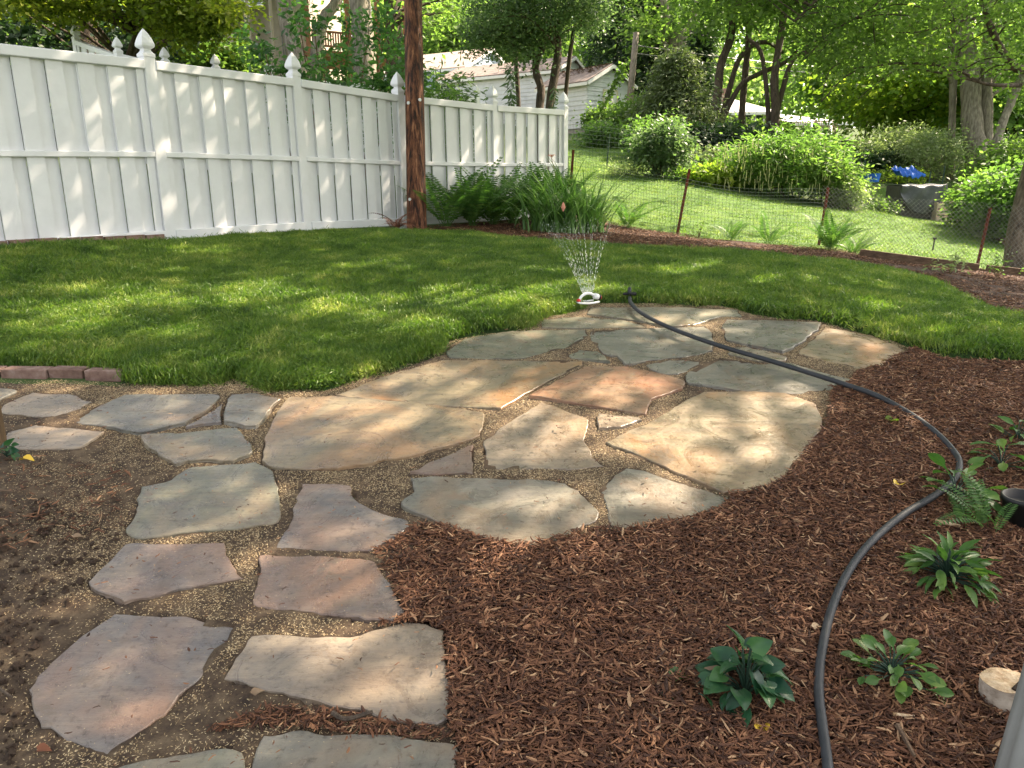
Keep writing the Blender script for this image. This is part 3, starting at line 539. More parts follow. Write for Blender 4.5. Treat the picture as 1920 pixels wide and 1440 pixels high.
def tree(label, trunks, C, rc, m, size, leaf, bark='bark', asp=.55, nl=.5, r0=.02, flat=.7, droop=.25, cat='tree', name='tree', group=None, root_at=None, up=.9):
    P0 = trunks[0][0][0]; z0 = h1(P0[0], P0[1]); root = empty(name, (P0[0], P0[1], z0), label, cat, group); allP = []; allr = []
    for P, r in trunks:
        Q, rr = resamp(P, r); rr = rr*(1+.06*np.sin(np.arange(len(rr))*2.1)); mb = MB(); mb.tube(Q, rr, 10); mb.build('trunk', M[bark], root, True); allP.append(Q); allr.append(rr)
    allP = np.concatenate(allP); allr = np.concatenate(allr); C = np.asarray(C)
    if nl:
        mb = MB(); limbs(mb, allP, allr, C[rng.random(len(C)) < nl], r0); 
        if mb.n: mb.build('limbs', M[bark], root, True)
    crown(root, C, rc, m, size, leaf, asp, flat, droop, up=up); return root
def P3(x, y, d): return unp(x, y, d)
def boxcl(x0, x1, y0, y1, d0, d1, n):
    "clump centres through a block of space seen between these columns and rows"
    x = x0+(x1-x0)*rng.random(n); y = y0+(y1-y0)*rng.random(n); d = d0+(d1-d0)*rng.random(n); return np.array([unp(*q) for q in zip(x, y, d)])
# ================================================================== TREES
def T(*px): return trunkpath(px)
# maple at the upper left
tr_ = [T((150, 300, 17.5, 60), (160, 60, 17.5, 44), (190, -180, 17, 34), (230, -420, 17, 20)), T((160, 80, 17.4, 26), (280, 20, 15.5, 16), (380, -80, 15, 8))]
C_ = np.concatenate([boxcl(80, 425, -60, 22, 12.8, 15, 80), boxcl(-60, 110, -60, 5, 12.5, 15.5, 34), boxcl(300, 405, 20, 72, 13.4, 14.6, 20), boxcl(-300, 450, -160, -60, 13, 19, 20)])
tree('spreading maple with sunlit yellow-green leaves hanging over the white fence, upper left', tr_, C_, .55, 170, .09, 'maple', 'bark_dark', .8, .8, .02, .6)
TOPS = {'rounded dark green': 222, 'wide sunlit': 250, 'right-hand lobe': 292, 'small russet': 338, 'pale yellow-green veg': 312, 'low leafy ground': 322, 'grey lavender': 312, 'bright weedy bank': 232,
  'tall leafy shrub': 188, 'light green shrub': 218, 'pale blossoming': 246, 'climbing leaves': 195, 'dark ivy': 238, 'darker run': 292, 'airy white': 274, 'shrub row below the bungalow, left': 243, 'shrub row below the bungalow, right': 252,
  'grey-green willowy': 236, 'second willowy': 240, 'leafy green shrub right': 330, 'sunlit overhanging': 296, 'low yellow-green': 402, 'small plant at': 388, 'tree-like dark': 262, 'low hedge of yellow': 338}
def bush(label, cx, d, ybase, w_, h_, leaf, size, n, m, rc, asp=.55, cat='bush', name='shrub', group=None, depth=1.0, stems=6, up=.9, flat=.8, loc=None, stalk='bark_dark'):
    b = col(cx, d, ybase)
    for k_, v_ in TOPS.items():
        if label.startswith(k_): h_ = max(.25, P3(cx, v_, d)[2]-b[2]-rc*.25)
    root = empty(name, b, label, cat, group); R_ = np.array([w_/2, w_/2*depth, h_/2])
    C = ell(b+[0, 0, h_*.52], R_*[.86, .86, .9], n, .3); C[:, 2] = np.maximum(C[:, 2], b[2]+rc*.35); mb = MB()
    for c in C[:max(stems, 1)*2]:
        a = b+np.array([rng.normal()*.06*w_, rng.normal()*.06*w_, -.05]); mb.tube(smoothpath([a, (a+c)/2+[0, 0, .1*h_], c], 4), np.linspace(.012+.006*h_, .004, 9), 4, False)
    mb.build('stems', M[stalk], root); crown(root, C, rc, m, size, leaf, asp, flat, name='foliage', up=up); return root
# big grey trunks behind the second fence
tree('leaning grey tree trunk beside the beige house corner', [T((572, 250, 24, 38), (566, 150, 24, 34), (550, 80, 24, 31), (535, 20, 24, 30), (528, -120, 24, 26)), T((566, 150, 24, 24), (600, 60, 24, 22), (632, 0, 24, 19), (650, -90, 24, 14))],
     boxcl(430, 700, -200, -50, 21, 28, 30), 1.1, 90, .22, 'mid', 'bark_grey', r0=.03)
tree('thick pale trunk rising in front of the brown deck', [T((688, 260, 22, 52), (684, 130, 22, 46), (679, 50, 22, 40), (672, -30, 22, 38), (664, -160, 22, 30))], boxcl(590, 830, -200, -60, 19, 26, 30), 1.1, 90, .22, 'mid', 'bark_grey', r0=.03)
tree('dark tree with bare drooping twigs behind the utility pole', [T((742, 260, 26, 34), (740, 100, 26, 32), (735, 0, 26, 30), (735, -160, 26, 24))], np.concatenate([boxcl(740, 880, -10, 60, 23, 27, 14), boxcl(650, 900, -200, -60, 23, 29, 26)]), 1.0, 60, .2, 'mid', 'bark_dark', nl=.9, r0=.03)
# sapling over the fence
b_ = col(650, 12.2); sp = empty('sapling', b_, 'bushy sapling with big glossy leaves leaning over the white fence left of the pole', 'sapling')
mb = MB(); CC = []
for x0, x1, y1, d1 in [(560, 500, 110, 12.3), (600, 560, 35, 12.4), (620, 590, 60, 12.0), (640, 655, 45, 12.3), (650, 690, 70, 12.0), (660, 735, 95, 11.6), (640, 610, 150, 11.6), (670, 700, 150, 11.4), (680, 755, 135, 11.2), (600, 530, 150, 12.2), (640, 660, 175, 11.2), (620, 560, 140, 12.2), (670, 730, 170, 11.3), (690, 770, 150, 11.0), (600, 480, 95, 12.5), (650, 640, 120, 12), (700, 720, 40, 12.2)]:
    a = np.array([b_[0]+(x0-650)/F*12, b_[1]+rng.normal()*.1, b_[2]-.1]); e = P3(x1, y1, d1); q = smoothpath([a, (a+e)/2+[0, 0, .25], e, e+(e-a)*.04], 8); mb.tube(q, np.linspace(.016, .004, len(q)), 5, False)
    for p in q[8:]:
        for _ in range(2): CC.append(p+rng.normal(size=3)*.09)
mb.build('stems', M['wood_post'], sp); CC = np.array(CC); P, o_ = clump(CC, .17, 5, .8); V, Fc = leafmesh(P, .13, .42, o_, up=.7, droop=.35); obj('foliage', V, Fc, LF['sapling'], sp)
# two-stemmed tree right of the pole
tr_ = [T((1002, 330, 18.5, 22), (1012, 200, 18.5, 17), (1014, 165, 18.5, 15), (1004, 125, 18.5, 14), (1020, 80, 18.4, 12), (1030, 20, 18.4, 10), (1020, -140, 18.4, 7)), T((1020, 330, 18, 22), (1030, 205, 18, 17), (1042, 130, 18, 17), (1046, 80, 18, 14), (1036, 0, 18, 13), (1030, -200, 18, 9)),
       T((1046, 85, 18, 9), (1075, 60, 18.2, 8), (1110, 20, 18.6, 7), (1140, -50, 19, 5)), T((975, 300, 19.5, 10), (972, 190, 19.5, 9), (966, 90, 19.5, 9), (962, -20, 19.5, 8), (958, -150, 19.5, 5))]
C_ = np.concatenate([boxcl(885, 1125, -20, 50, 16.6, 19.6, 95), boxcl(890, 1005, 50, 112, 17.5, 19, 30), boxcl(985, 1060, 50, 85, 17.8, 19, 6), boxcl(860, 1160, -170, -20, 16, 21, 50)])
tree('twin-stemmed tree with small blue-green leaves above the white fence end', tr_, C_, .44, 170, .08, 'bluish', 'bark_dark', .6, .5, .015)
# weeds rising behind the fence
def weed(label, x, d, y1, leaf='sapling', w_=.12, size=.13, asp=.2, dens=16, lean=0):
    b = col(x, d); e = P3(x+lean, y1, d); root = empty('tall_weed', b, label, 'weed'); mb = MB(); q = smoothpath([b, (b+e)/2, e], 10); mb.tube(q, np.linspace(.008, .003, len(q)), 4); mb.build('stem', M['green_paint'], root)
    P = np.repeat(q[5:], dens, 0); P = P+rng.normal(size=P.shape)*.02; o = rng.normal(size=P.shape); o[:, 2] = -.5; V, Fc = leafmesh(P, size, asp, o*.8, droop=.5); obj('foliage', V, Fc, LF[leaf], root)
weed('tall dark narrow-leaved weed standing behind the fence beside the last caps', 958, 14.2, 128, 'bluish', size=.17)
weed('small pale weed tip showing above the fence beside a white cap', 918, 14.6, 168, 'bright')
weed('short weed sprouting above the fence near its corner', 1008+30, 15.2, 168, 'bluish')
for k, (lb, x, d, yt, w_, lf) in enumerate([('bright feathery weeds behind the fence right of the utility pole', 812, 13.0, 130, 1.0, 'bright'), ('leafy goldenrod clump between the pole and the siding wall', 850, 14.5, 150, .9, 'bluish')]):
    b = col(x, d); zt = P3(x, yt, d)[2]; bush(lb, x, d, 300, w_, zt-b[2], lf, .15, 42, 60, .34, .22, 'weeds', 'weed_clump', up=.3, flat=1.1, stalk='green_paint')
# overhanging shade tree at the right: trunk at the frame's edge, limbs over the lawn
def lim(*a): return T(*a)
tk = T((1908, 545, 11.6, 46), (1906, 470, 11.6, 40), (1922, 380, 11.6, 38), (1985, 150, 11.5, 37), (2060, -80, 11.3, 36), (2080, -300, 11, 32), (2040, -600, 10.5, 24))
lm = []
for px in [[(1985, 150, 11.5, 15), (1940, 158, 10.6, 10), (1885, 160, 10, 7), (1840, 155, 9.8, 6), (1790, 130, 9.6, 5), (1700, 118, 9.4, 5), (1600, 135, 9.2, 3), (1540, 190, 9.1, 2)],
           [(2010, 90, 11.5, 20), (1925, 130, 10.4, 17), (1885, 105, 10.2, 14), (1850, 30, 10, 11), (1830, -60, 10, 9)], [(1840, 155, 9.8, 5), (1780, 140, 9.6, 4), (1690, 130, 9.5, 3), (1640, 160, 9.4, 2), (1610, 185, 9.3, 1.5)],
           [(2060, -80, 11.3, 26), (1900, -90, 10, 20), (1700, -70, 9, 14), (1560, -20, 8.6, 8), (1490, 40, 8.5, 4)], [(1700, -70, 9, 8), (1640, 10, 9, 5), (1560, 60, 9, 3), (1510, 110, 9, 2)], [(1850, 30, 10, 6), (1780, 45, 9.8, 5), (1720, 60, 9.6, 3), (1650, 60, 9.6, 2)]]:
    P = np.array([unp(x, y, d) for x, y, d, w_ in px]); lm.append((P, np.array([w_/2*d/F for x, y, d, w_ in px])))
# lit patches: where the unseen crown leaves are left out to shape sun dapples (pixel x, y, half width, half height)
LIT = [(570, 765, 75, 25), (700, 780, 130, 22), (820, 800, 90, 20), (640, 830, 60, 12), (930, 745, 90, 18), (760, 715, 110, 16), (880, 690, 70, 8), (1130, 740, 100, 22), (1240, 712, 50, 10), (1020, 795, 85, 28), (980, 835, 60, 14), (1060, 855, 60, 12),
  (1240, 830, 90, 28), (1340, 850, 80, 45), (1450, 760, 70, 18), (1400, 800, 60, 25), (1290, 790, 60, 18), (1230, 930, 70, 25), (1290, 912, 50, 14), (1000, 945, 110, 16), (890, 985, 50, 14), (1060, 970, 50, 12), (690, 1008, 60, 16), (610, 925, 30, 10), (880, 1062, 70, 28), (950, 1030, 70, 10), (1060, 1030, 60, 10),
  (1070, 1095, 50, 14), (730, 1040, 50, 16), (560, 1225, 120, 26), (700, 1335, 110, 16), (620, 1205, 80, 12), (150, 1370, 70, 22), (600, 1060, 50, 12), (400, 1065, 45, 10), (500, 1000, 20, 30), (430, 970, 60, 16), (1390, 466, 70, 9), (1330, 452, 60, 6), (100, 738, 80, 9), (420, 702, 90, 7), (250, 745, 60, 8), (160, 810, 80, 10),
  (200, 560, 170, 10), (90, 600, 110, 14), (330, 590, 120, 12), (510, 570, 80, 14), (700, 512, 70, 9), (60, 640, 90, 16), (740, 640, 60, 14), (640, 600, 60, 8), (350, 480, 80, 6), (850, 560, 70, 8), (1300, 520, 90, 6), (1450, 540, 70, 7), (1640, 590, 60, 9), (1780, 640, 70, 9), (1000, 520, 60, 6), (560, 660, 70, 14), (300, 650, 90, 12),
  (1560, 625, 60, 9), (1620, 650, 50, 9), (1250, 595, 80, 6), (1480, 690, 80, 8), (860, 640, 30, 6), (420, 1200, 60, 10), (310, 760, 60, 10), (300, 1130, 60, 12), (330, 1330, 60, 10), (760, 1250, 40, 20), (1390, 620, 40, 6), (720, 1150, 30, 8)]
LITa = np.array(LIT, float); k_ = 1+np.clip((LITa[:, 1]-650)/650, 0, .35); LITa[:, 2] *= k_; LITa[:, 3] *= k_*1.15
def lit(G):
    x, y = proj(np.column_stack([G, H(G[:, 0], G[:, 1])])); out = np.zeros(len(G))
    for a_ in LITa: out = np.maximum(out, 1.5-np.hypot((x-a_[0])/a_[2], (y-a_[1])/a_[3]))
    return np.clip(out*1.6, 0, 1)
def dapple_canopy(n, lo, hi, xr, yr, size):  # unseen crown leaves, placed along the sun's rays to shape shade and dapples
    G = np.column_stack([rng.uniform(*xr, n), rng.uniform(*yr, n)]); x, y = proj(np.column_stack([G, H(G[:, 0], G[:, 1])]))
    fleck = vn(G[:, 0]+31, G[:, 1]*1.7, .42)*.6+vn(G[:, 0], G[:, 1]+17, 1.3)*.4
    far = np.clip((G[:, 1]-5.2)/1.5, 0, 1); dens = 1-np.clip((fleck-np.where(y < 640, .49, .56))*10, 0, .93)*np.where(x > 1350, .25, 1)*np.where(y > 640, .35, 1)
    dens = np.where((G[:, 1] > 6.5) & (G[:, 0] < 1.5), np.maximum(dens, .68), dens); st_ = vn(G[:, 0]*.35+5, G[:, 1]*1.6, 1.0); dens = np.where((G[:, 1] > 11.3) & (G[:, 0] > .8), .12*(st_ > .6), dens); keep = rng.random(n) < np.minimum(dens, 1-.97*lit(G)); G = G[keep]; m = len(G); gz = H(G[:, 0], G[:, 1])
    h = lo+(hi-lo)*np.clip(vn(G[:, 0]*.7+9, G[:, 1]*.7, 1.1)+.22*rng.normal(size=m), 0, 1); P = np.column_stack([G, gz])+S*(h/S[2])[:, None]
    # drop these shade-shaping leaves wherever they would stand in the frame
    px_, py_ = proj(P); dep = (P-CAMP) @ R[:, 2]*-1; ok = ~((dep > 0) & (py_ > -30) & (px_ > -60) & (px_ < 1980)); return P[ok]
CP = dapple_canopy(120000, 5.6, 8.2, (-8.5, 5.5), (-.5, 16.5), .17)
V1, F1 = leafmesh(CP, .165, .62, None, up=.9, droop=.15)
Cc = np.concatenate([boxcl(1470, 1920, -60, 50, 8.2, 10.5, 60), boxcl(1560, 1900, 50, 125, 9, 10.6, 26), boxcl(1500, 1660, 60, 135, 8.6, 9.6, 14), boxcl(1800, 1960, 120, 180, 10, 11.5, 6), boxcl(1330, 1500, -60, 20, 8.6, 10, 24), boxcl(1500, 2100, -160, -60, 8.5, 11, 18)])
cx_, cy_ = proj(Cc); Cc = Cc[~((cx_ > 1785) & (cx_ < 1875) & (rng.random(len(Cc)) < .7))]
P2_, o2 = clump(Cc, .38, 100, .42); V2, F2 = leafmesh(P2_, .064, .62, o2, up=1.0, droop=.15)
sh = empty('shade_tree', (tk[0][0][0], tk[0][0][1], h1(*tk[0][0][:2])), 'large shade tree at the right edge, its dark limbs and leaves reaching over the lawn', 'tree')
Q, rr = resamp(*tk); mb = MB(); mb.tube(Q, rr, 14); mb.build('trunk', M['bark'], sh, True)
TQ = [Q]; TR = [rr]
for P, r in lm:
    q, r2 = resamp(P, r, 6); mb = MB(); mb.tube(q, r2, 8); mb.build('limb', M['bark_dark'], sh, True); TQ.append(q); TR.append(r2)
TQ_ = np.concatenate(TQ); TR_ = np.concatenate(TR); mb = MB(); limbs(mb, TQ_, TR_, Cc[rng.random(len(Cc)) < .55], .012, 4)
hiq = Q[:, 2] > 6.0; limbs(mb, Q[hiq], rr[hiq], CP[rng.integers(0, len(CP), 60)], .03, 5); mb.build('twigs', M['bark_dark'], sh, True)
obj('crown', np.concatenate([V1, V2]), np.concatenate([F1, F2+len(V1)]), LF['mid'], sh)  # visible leaves joined with the unseen ones placed for their shade
# trees of the back gardens
tree('broad grey-barked tree trunk at the right beyond the garden', [T((1838, 345, 25, 62), (1832, 300, 25, 42), (1822, 220, 25, 36), (1818, 120, 25, 34), (1800, 40, 25, 30), (1770, -120, 25, 22)), T((1846, 330, 25, 24), (1850, 230, 25, 22), (1850, 110, 25, 20), (1865, -60, 25, 16)), T((1815, 100, 25, 12), (1780, 70, 25, 10), (1725, 65, 25, 8), (1690, 40, 25, 6)), T((1812, 95, 25, 14), (1790, 60, 25, 12), (1775, 20, 25, 10), (1765, -60, 25, 8))],
     np.concatenate([boxcl(1600, 1960, -130, 40, 21, 29, 55), boxcl(1560, 1740, 20, 90, 23, 28, 20), boxcl(1880, 1960, 60, 180, 24, 29, 14)]), 1.15, 120, .2, 'mid', 'bark_grey', .6, .4, .04)
tree('slanting slimmer trunk right of the broad grey tree', [T((1848, 340, 24, 22), (1862, 290, 24, 17), (1880, 230, 24, 15), (1905, 170, 24, 14), (1935, 90, 24, 12), (1960, -40, 24, 10))], boxcl(1900, 2050, -120, 110, 22, 27, 34), 1.1, 110, .2, 'bright', 'bark_grey')
tree('left one of the dark-barked trees before the white bungalow, with a low crossing branch', [T((1322, 290, 31, 23), (1334, 230, 31, 20), (1345, 180, 31, 16), (1352, 120, 31, 15), (1372, 60, 31, 15), (1380, -60, 31, 12)), T((1345, 185, 31, 11), (1385, 165, 31, 9), (1420, 140, 31.2, 9), (1470, 118, 31.4, 8), (1495, 95, 31.5, 5)), T((1350, 160, 31, 11), (1375, 140, 31, 10), (1390, 105, 31, 9), (1412, 85, 31, 9), (1440, 80, 31, 7), (1470, 100, 31, 5))],
     np.concatenate([boxcl(1250, 1480, -150, 10, 28, 35, 46), boxcl(1300, 1420, 10, 50, 29, 33, 8)]), 1.3, 110, .24, 'mid', 'bark_dark', .6, .4, .04)
tree('middle slim dark trunk before the white bungalow', [T((1390, 262, 32, 15), (1392, 200, 32, 12), (1398, 130, 32, 12), (1404, 60, 32, 11), (1405, -80, 32, 9))], boxcl(1340, 1470, -120, 20, 30, 35, 26), 1.2, 100, .24, 'bright', 'bark_dark')
tree('right one of the dark-barked trees, its trunk beside the bungalow roof', [T((1452, 265, 30, 17), (1454, 200, 30, 16), (1452, 150, 30, 15), (1460, 90, 30, 13), (1470, 20, 30, 13), (1475, -80, 30, 10)), T((1452, 150, 30, 10), (1480, 125, 30, 9), (1510, 95, 30, 7), (1530, 50, 30, 5)), T((1453, 140, 30, 10), (1430, 110, 30, 8), (1400, 70, 30, 6))],
     np.concatenate([boxcl(1380, 1640, -130, 20, 27, 34, 46), boxcl(1510, 1640, 30, 110, 29, 33, 26)]), 1.3, 120, .24, 'mid', 'bark_dark', .6, .4, .04)
tree('stout pale trunk, broken-topped, behind the thin power pole', [T((1278, 250, 40, 42), (1278, 160, 40, 32), (1274, 100, 40, 34), (1272, 60, 40, 38)), T((1266, 90, 40, 16), (1250, 45, 40, 15), (1238, -30, 40, 12)), T((1282, 90, 40, 18), (1296, 50, 40, 16), (1310, -30, 40, 12))], np.concatenate([boxcl(1150, 1380, -120, 10, 37, 44, 34), boxcl(1200, 1262, 30, 70, 38, 42, 10)]), 1.5, 110, .3, 'mid', 'bark_grey')
def conifer(label, x, d, ytop, ybase, w_, leaf, size, m=26, nlev=16, cat='conifer', droop=.5, per=9, zb=.02):
    b = col(x, d); t_ = P3(x, ytop, d); hh = t_[2]-b[2]; root = empty('conifer', b, label, cat); mb = MB(); mb.tube([b-[0, 0, .2], [b[0], b[1], t_[2]]], [.03*w_+.05, .02], 7); mb.build('trunk', M['bark_dark'], root)
    CC = []; mb = MB()
    for i in range(nlev):
        f = zb+(1-zb)*i/nlev; r = w_/2*(1-f)**.8*(.8+.4*rng.random()); z = b[2]+hh*f
        for j in range(per):
            a_ = rng.random()*6.283; rj = r*(.75+.35*rng.random())
            for q in (.45, .75, 1): CC.append([b[0]+math.cos(a_)*rj*q, b[1]+math.sin(a_)*rj*q, z-droop*rj*q*.4+.1*rng.normal()])
    CC = np.array(CC); crown(root, CC, .16*w_/2+.25, m, size, leaf, .3, .5, .5); return root
conifer('dark spruce behind the small white garage', 1150, 46, -60, 250, 6, 'dark', .34)
conifer('second dark spruce, right of the garage and behind the thin pole', 1215, 44, -10, 250, 6.5, 'dark', .34)
conifer('dark drooping evergreen between the pale trunk and the dark-barked trees', 1306, 38, 60, 250, 2.8, 'dark', .26, droop=1.2)
conifer('feathery pale juniper in front of the pale trunk', 1262, 27, 112, 290, 3.0, 'cedar', .17, 40, 18, 'juniper', -.5, 11)
for lb, x, d, yt, yb, w_, h_, lf, sz, nn in [
   ('sunny yellow-green tree left of the broad grey trunk', 1700, 36, 0, 0, 7.5, 5.2, 'yellow', .26, 90), ('bright maple glowing between bungalow and grey trunk', 1620, 42, 0, 0, 8, 6.5, 'bright', .28, 90), ('leafy sunlit tree behind the slanting trunk at the right', 1890, 34, 0, 0, 8, 6, 'bright', .26, 90),
   ('soft green tree standing behind the pole at the second fence', 830, 60, 0, 0, 8, 7.5, 'bright', .28, 90), ('hazy green tree behind the long garage roof', 960, 64, 0, 0, 11, 9, 'mid', .36, 90)]:
    b = col(x, d); C_ = ell(b+[0, 0, h_*.62], [w_/2, w_/2, h_*.42], nn, .2)
    tree(lb, [(np.array([b-[0, 0, .2], b+[.1, 0, h_*.3], b+[0, .1, h_*.7]]), np.array([.18, .13, .07]))], C_, 1.1, 120, sz, lf, 'bark_dark', .7, .4, .03)
# dense dark hedge trees at the far left, filling behind the second fence
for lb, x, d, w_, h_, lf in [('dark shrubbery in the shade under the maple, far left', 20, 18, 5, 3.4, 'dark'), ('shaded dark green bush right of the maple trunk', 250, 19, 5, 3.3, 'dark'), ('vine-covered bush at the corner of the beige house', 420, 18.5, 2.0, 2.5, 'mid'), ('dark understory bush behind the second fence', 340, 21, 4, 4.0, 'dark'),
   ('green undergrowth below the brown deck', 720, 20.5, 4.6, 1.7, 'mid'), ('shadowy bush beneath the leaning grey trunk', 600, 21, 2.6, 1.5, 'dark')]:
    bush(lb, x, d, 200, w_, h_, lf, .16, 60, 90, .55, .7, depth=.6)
# far wooded backdrop, reads as one mass
WP = []
for a_ in np.arange(-62, 64, 1.35):
    rr_ = 80+22*rng.random(); x = math.sin(rad(a_))*rr_; y = math.cos(rad(a_))*rr_; z = h1(x, y); hh = 13+9*rng.random(); WP.append(ell([x, y, z+hh*.5], [4.2, 4.2, hh*.55], 62, .3))
    if rng.random() < .7: WP.append(ell([x*.93, y*.93, z+2.2], [3.5, 3, 3.0], 16, .2))
P, o_ = clump(np.concatenate(WP), 1.7, 34, .8); V, Fc = leafmesh(P, .6, .75, o_); wd = obj('woods', V, Fc, LF['woods']); tag(wd, 'dense green woods closing off the neighbourhood behind all the gardens', 'woods', kind='stuff')
# ================================================================== BUILDINGS
def wallaxes(ang):
    a = rad(ang); return np.array([math.cos(a), math.sin(a), 0]), np.array([-math.sin(a), math.cos(a), 0])
def clap(mb, A, e, L_, z0, z1, nrm, step, z1f=None):
    "lapped boards on a wall from A along e; z1f(u) gives the top for gables"
    n_ = max(1, int(round((z1-z0)/step))); st = (z1-z0)/n_
    for i in range(n_):
        za, zb = z0+i*st, z0+(i+1)*st; ua, ub = 0, L_
        if z1f: 
            w_ = z1f(za+st*.5); 
            if w_ is None: continue
            ua, ub = w_
        p = [A+e*ua, A+e*ub]; V = [[*(q+nrm*o)[:2], z] for o, z in ((.035, za), (.010, zb)) for q in p]+[[*(q-nrm*.05)[:2], z] for z in (za, zb) for q in p]
        mb.add(V, [(0, 1, 3, 2), (4, 5, 1, 0), (0, 2, 6, 4), (1, 5, 7, 3), (2, 3, 7, 6)])
def gable(name, label, corner, ang, w_, l_, hw, hr, mats, found=.3, over=.22, step=.2, base=None):
    "corner nearest to the camera; gable wall along g, long wall along s"
    g, s = wallaxes(ang); A = np.array(corner, float); root = empty(name, A, label, 'building'); wm, rm = mats; z0 = A[2]+found; z1 = A[2]+hw; zr = A[2]+hr
    mb = MB(); c = A+g*w_/2+s*l_/2; mb.box([c[0], c[1], A[2]+found/2-.3], (w_-.04, l_-.04, found+.6), [g, s, [0, 0, 1]]); mb.build('foundation', M['concrete'], root)
    mb = MB(); clap(mb, A, g, w_, z0, z1, -s, step); clap(mb, A, g, w_, z1, zr, -s, step, lambda z: ((z-z1)/(zr-z1)*w_/2, w_-(z-z1)/(zr-z1)*w_/2) if z < zr else None)
    clap(mb, A, s, l_, z0, z1, -g, step); clap(mb, A+g*w_, s, l_, z0, z1, g, step); clap(mb, A+s*l_, g, w_, z0, z1, s, step); mb.build('siding', wm, root, kind='stuff')
    inner = MB(); inner.box([c[0], c[1], (z0+z1)/2], (w_-.14, l_-.14, z1-z0), [g, s, [0, 0, 1]]); inner.build('wall_core', wm, root)
    sl_ = (zr-z1)/(w_/2); mb = MB()
    for sd in (0, 1):
        e0 = A+(g*w_ if sd else 0*g); dr = -g if sd else g; lo = e0-dr*over; V = []
        for q in (-s*over, s*(l_+over)):
            for tz in (.02, .10): V += [[*(lo+q)[:2], z1-over*sl_+tz], [*(A+g*w_/2+q)[:2], zr+tz]]
        mb.add(V, [(2, 3, 7, 6), (0, 4, 5, 1), (0, 1, 3, 2), (4, 6, 7, 5), (0, 2, 6, 4), (1, 5, 7, 3)])
    mb.build('roof', rm, root)
    for sd in (0, 1):
        e0 = A+(g*w_ if sd else 0*g); dr = -g if sd else g; a = np.array([*(e0-dr*over-s*(over+.03))[:2], z1-over*sl_-.02]); b = np.array([*(A+g*w_/2-s*(over+.03))[:2], zr-.02]); e = (b-a); L_ = np.linalg.norm(e); e /= L_
        mb = MB(); mb.box((a+b)/2, (L_, .03, .15), [e, s, np.cross(e, s)]); mb.build('barge_board', M['white'], root)
    mb = MB(); a = A-g*(over+.02); a = np.array([*a[:2], z1-over*sl_-.03]); mb.box(a+s*l_/2, (.03, l_+2*over, .14), [g, s, [0, 0, 1]]); mb.build('fascia', M['white'], root)
    return root, g, s, A
def framed(root, A, e, nrm, u, z, w_, h_, nm='window', mt='glass', fr='white', proud=.05, bars=1):
    mb = MB(); c = A+e*u+nrm*proud; f = .07
    for du, dz, a_, b_ in ((-w_/2, 0, f, h_+f), (w_/2, 0, f, h_+f), (0, -h_/2, w_+f, f), (0, h_/2, w_+f, f))+(((0, 0, w_, f*.7),) if bars else ()): mb.box([*(c+e*du)[:2], z+dz], (a_*(.999 if dz else 1), .06 if not dz else .064, b_), [e, nrm, [0, 0, 1]])
    o = mb.build(nm, M[fr], root); mb = MB(); mb.box([*(c-nrm*.01)[:2], z], (w_, .03, h_), [e, nrm, [0, 0, 1]]); mb.build('pane' if mt == 'glass' else 'panel', M[mt], o); return o
# small white garage
cA = unp(1100, 252, 36); g1, gg, gs, gA = gable('garage', 'small white clapboard garage with a brown leaf-littered roof', (cA[0], cA[1], cA[2]), 41, 3.05, 3.1, 2.35, 3.1, (M['siding'], M['shingle']))
framed(g1, gA, gg, -gs, 1.55, gA[2]+1.15, .95, 1.75, 'door', 'white', 'cream', .05, 0)
mb = MB()
for _ in range(170):
    u = rng.random()*3.1; v = abs(rng.normal()*.35); p = gA+gg*(1.5-v)+gs*u; z = gA[2]+3.1-v*.5+.13; a_ = rng.random()*6.28; d = np.array([math.cos(a_), math.sin(a_), 0])*.09
    mb.add([[*(p-d)[:2], z], [p[0]+d[1]*.5, p[1]-d[0]*.5, z+.03], [*(p+d)[:2], z], [p[0]-d[1]*.5, p[1]+d[0]*.5, z+.02]], [(0, 1, 2, 3)])
mb.build('leaf_litter', M['dry'], g1, kind='stuff')
# long garage behind it
cB = unp(1036, 255, 40); gable('garage', 'long low white clapboard garage behind the fence, brown roof with end gable', (cB[0], cB[1], cB[2]), 60, 4.5, 7.0, 3.2, 4.05, (M['siding'], M['shingle']))
cC = unp(872, 240, 46); gable('house', 'pale blue house with a tan hipped roof seen right of the pole', (cC[0], cC[1], cC[2]-1.2), 62, 6.5, 7.0, 4.6, 6.0, (M['siding_blue'], M['shingle_tan']))
# vine stalk climbing the garage corner, ivy
def vine(label, px, d, leaf='bright', n=10, sz=.14, sp=.10):
    P = smoothpath([unp(x, y, d) for x, y in px], 10); root = empty('climbing_vine', col(px[0][0], d), label, 'vine'); mb = MB(); mb.tube(P, .012, 4); mb.build('stem', M['bark'], root)
    Q_ = np.repeat(P, n, 0)+rng.normal(size=(len(P)*n, 3))*sp; V, Fc = leafmesh(Q_, sz, .7); obj('foliage', V, Fc, LF[leaf], root)
vine('green vine climbing a slanting wire in front of the small garage', [(1098, 262), (1120, 225), (1140, 180), (1160, 145), (1172, 120)], 33.5, 'mid', 10, .2, .12)
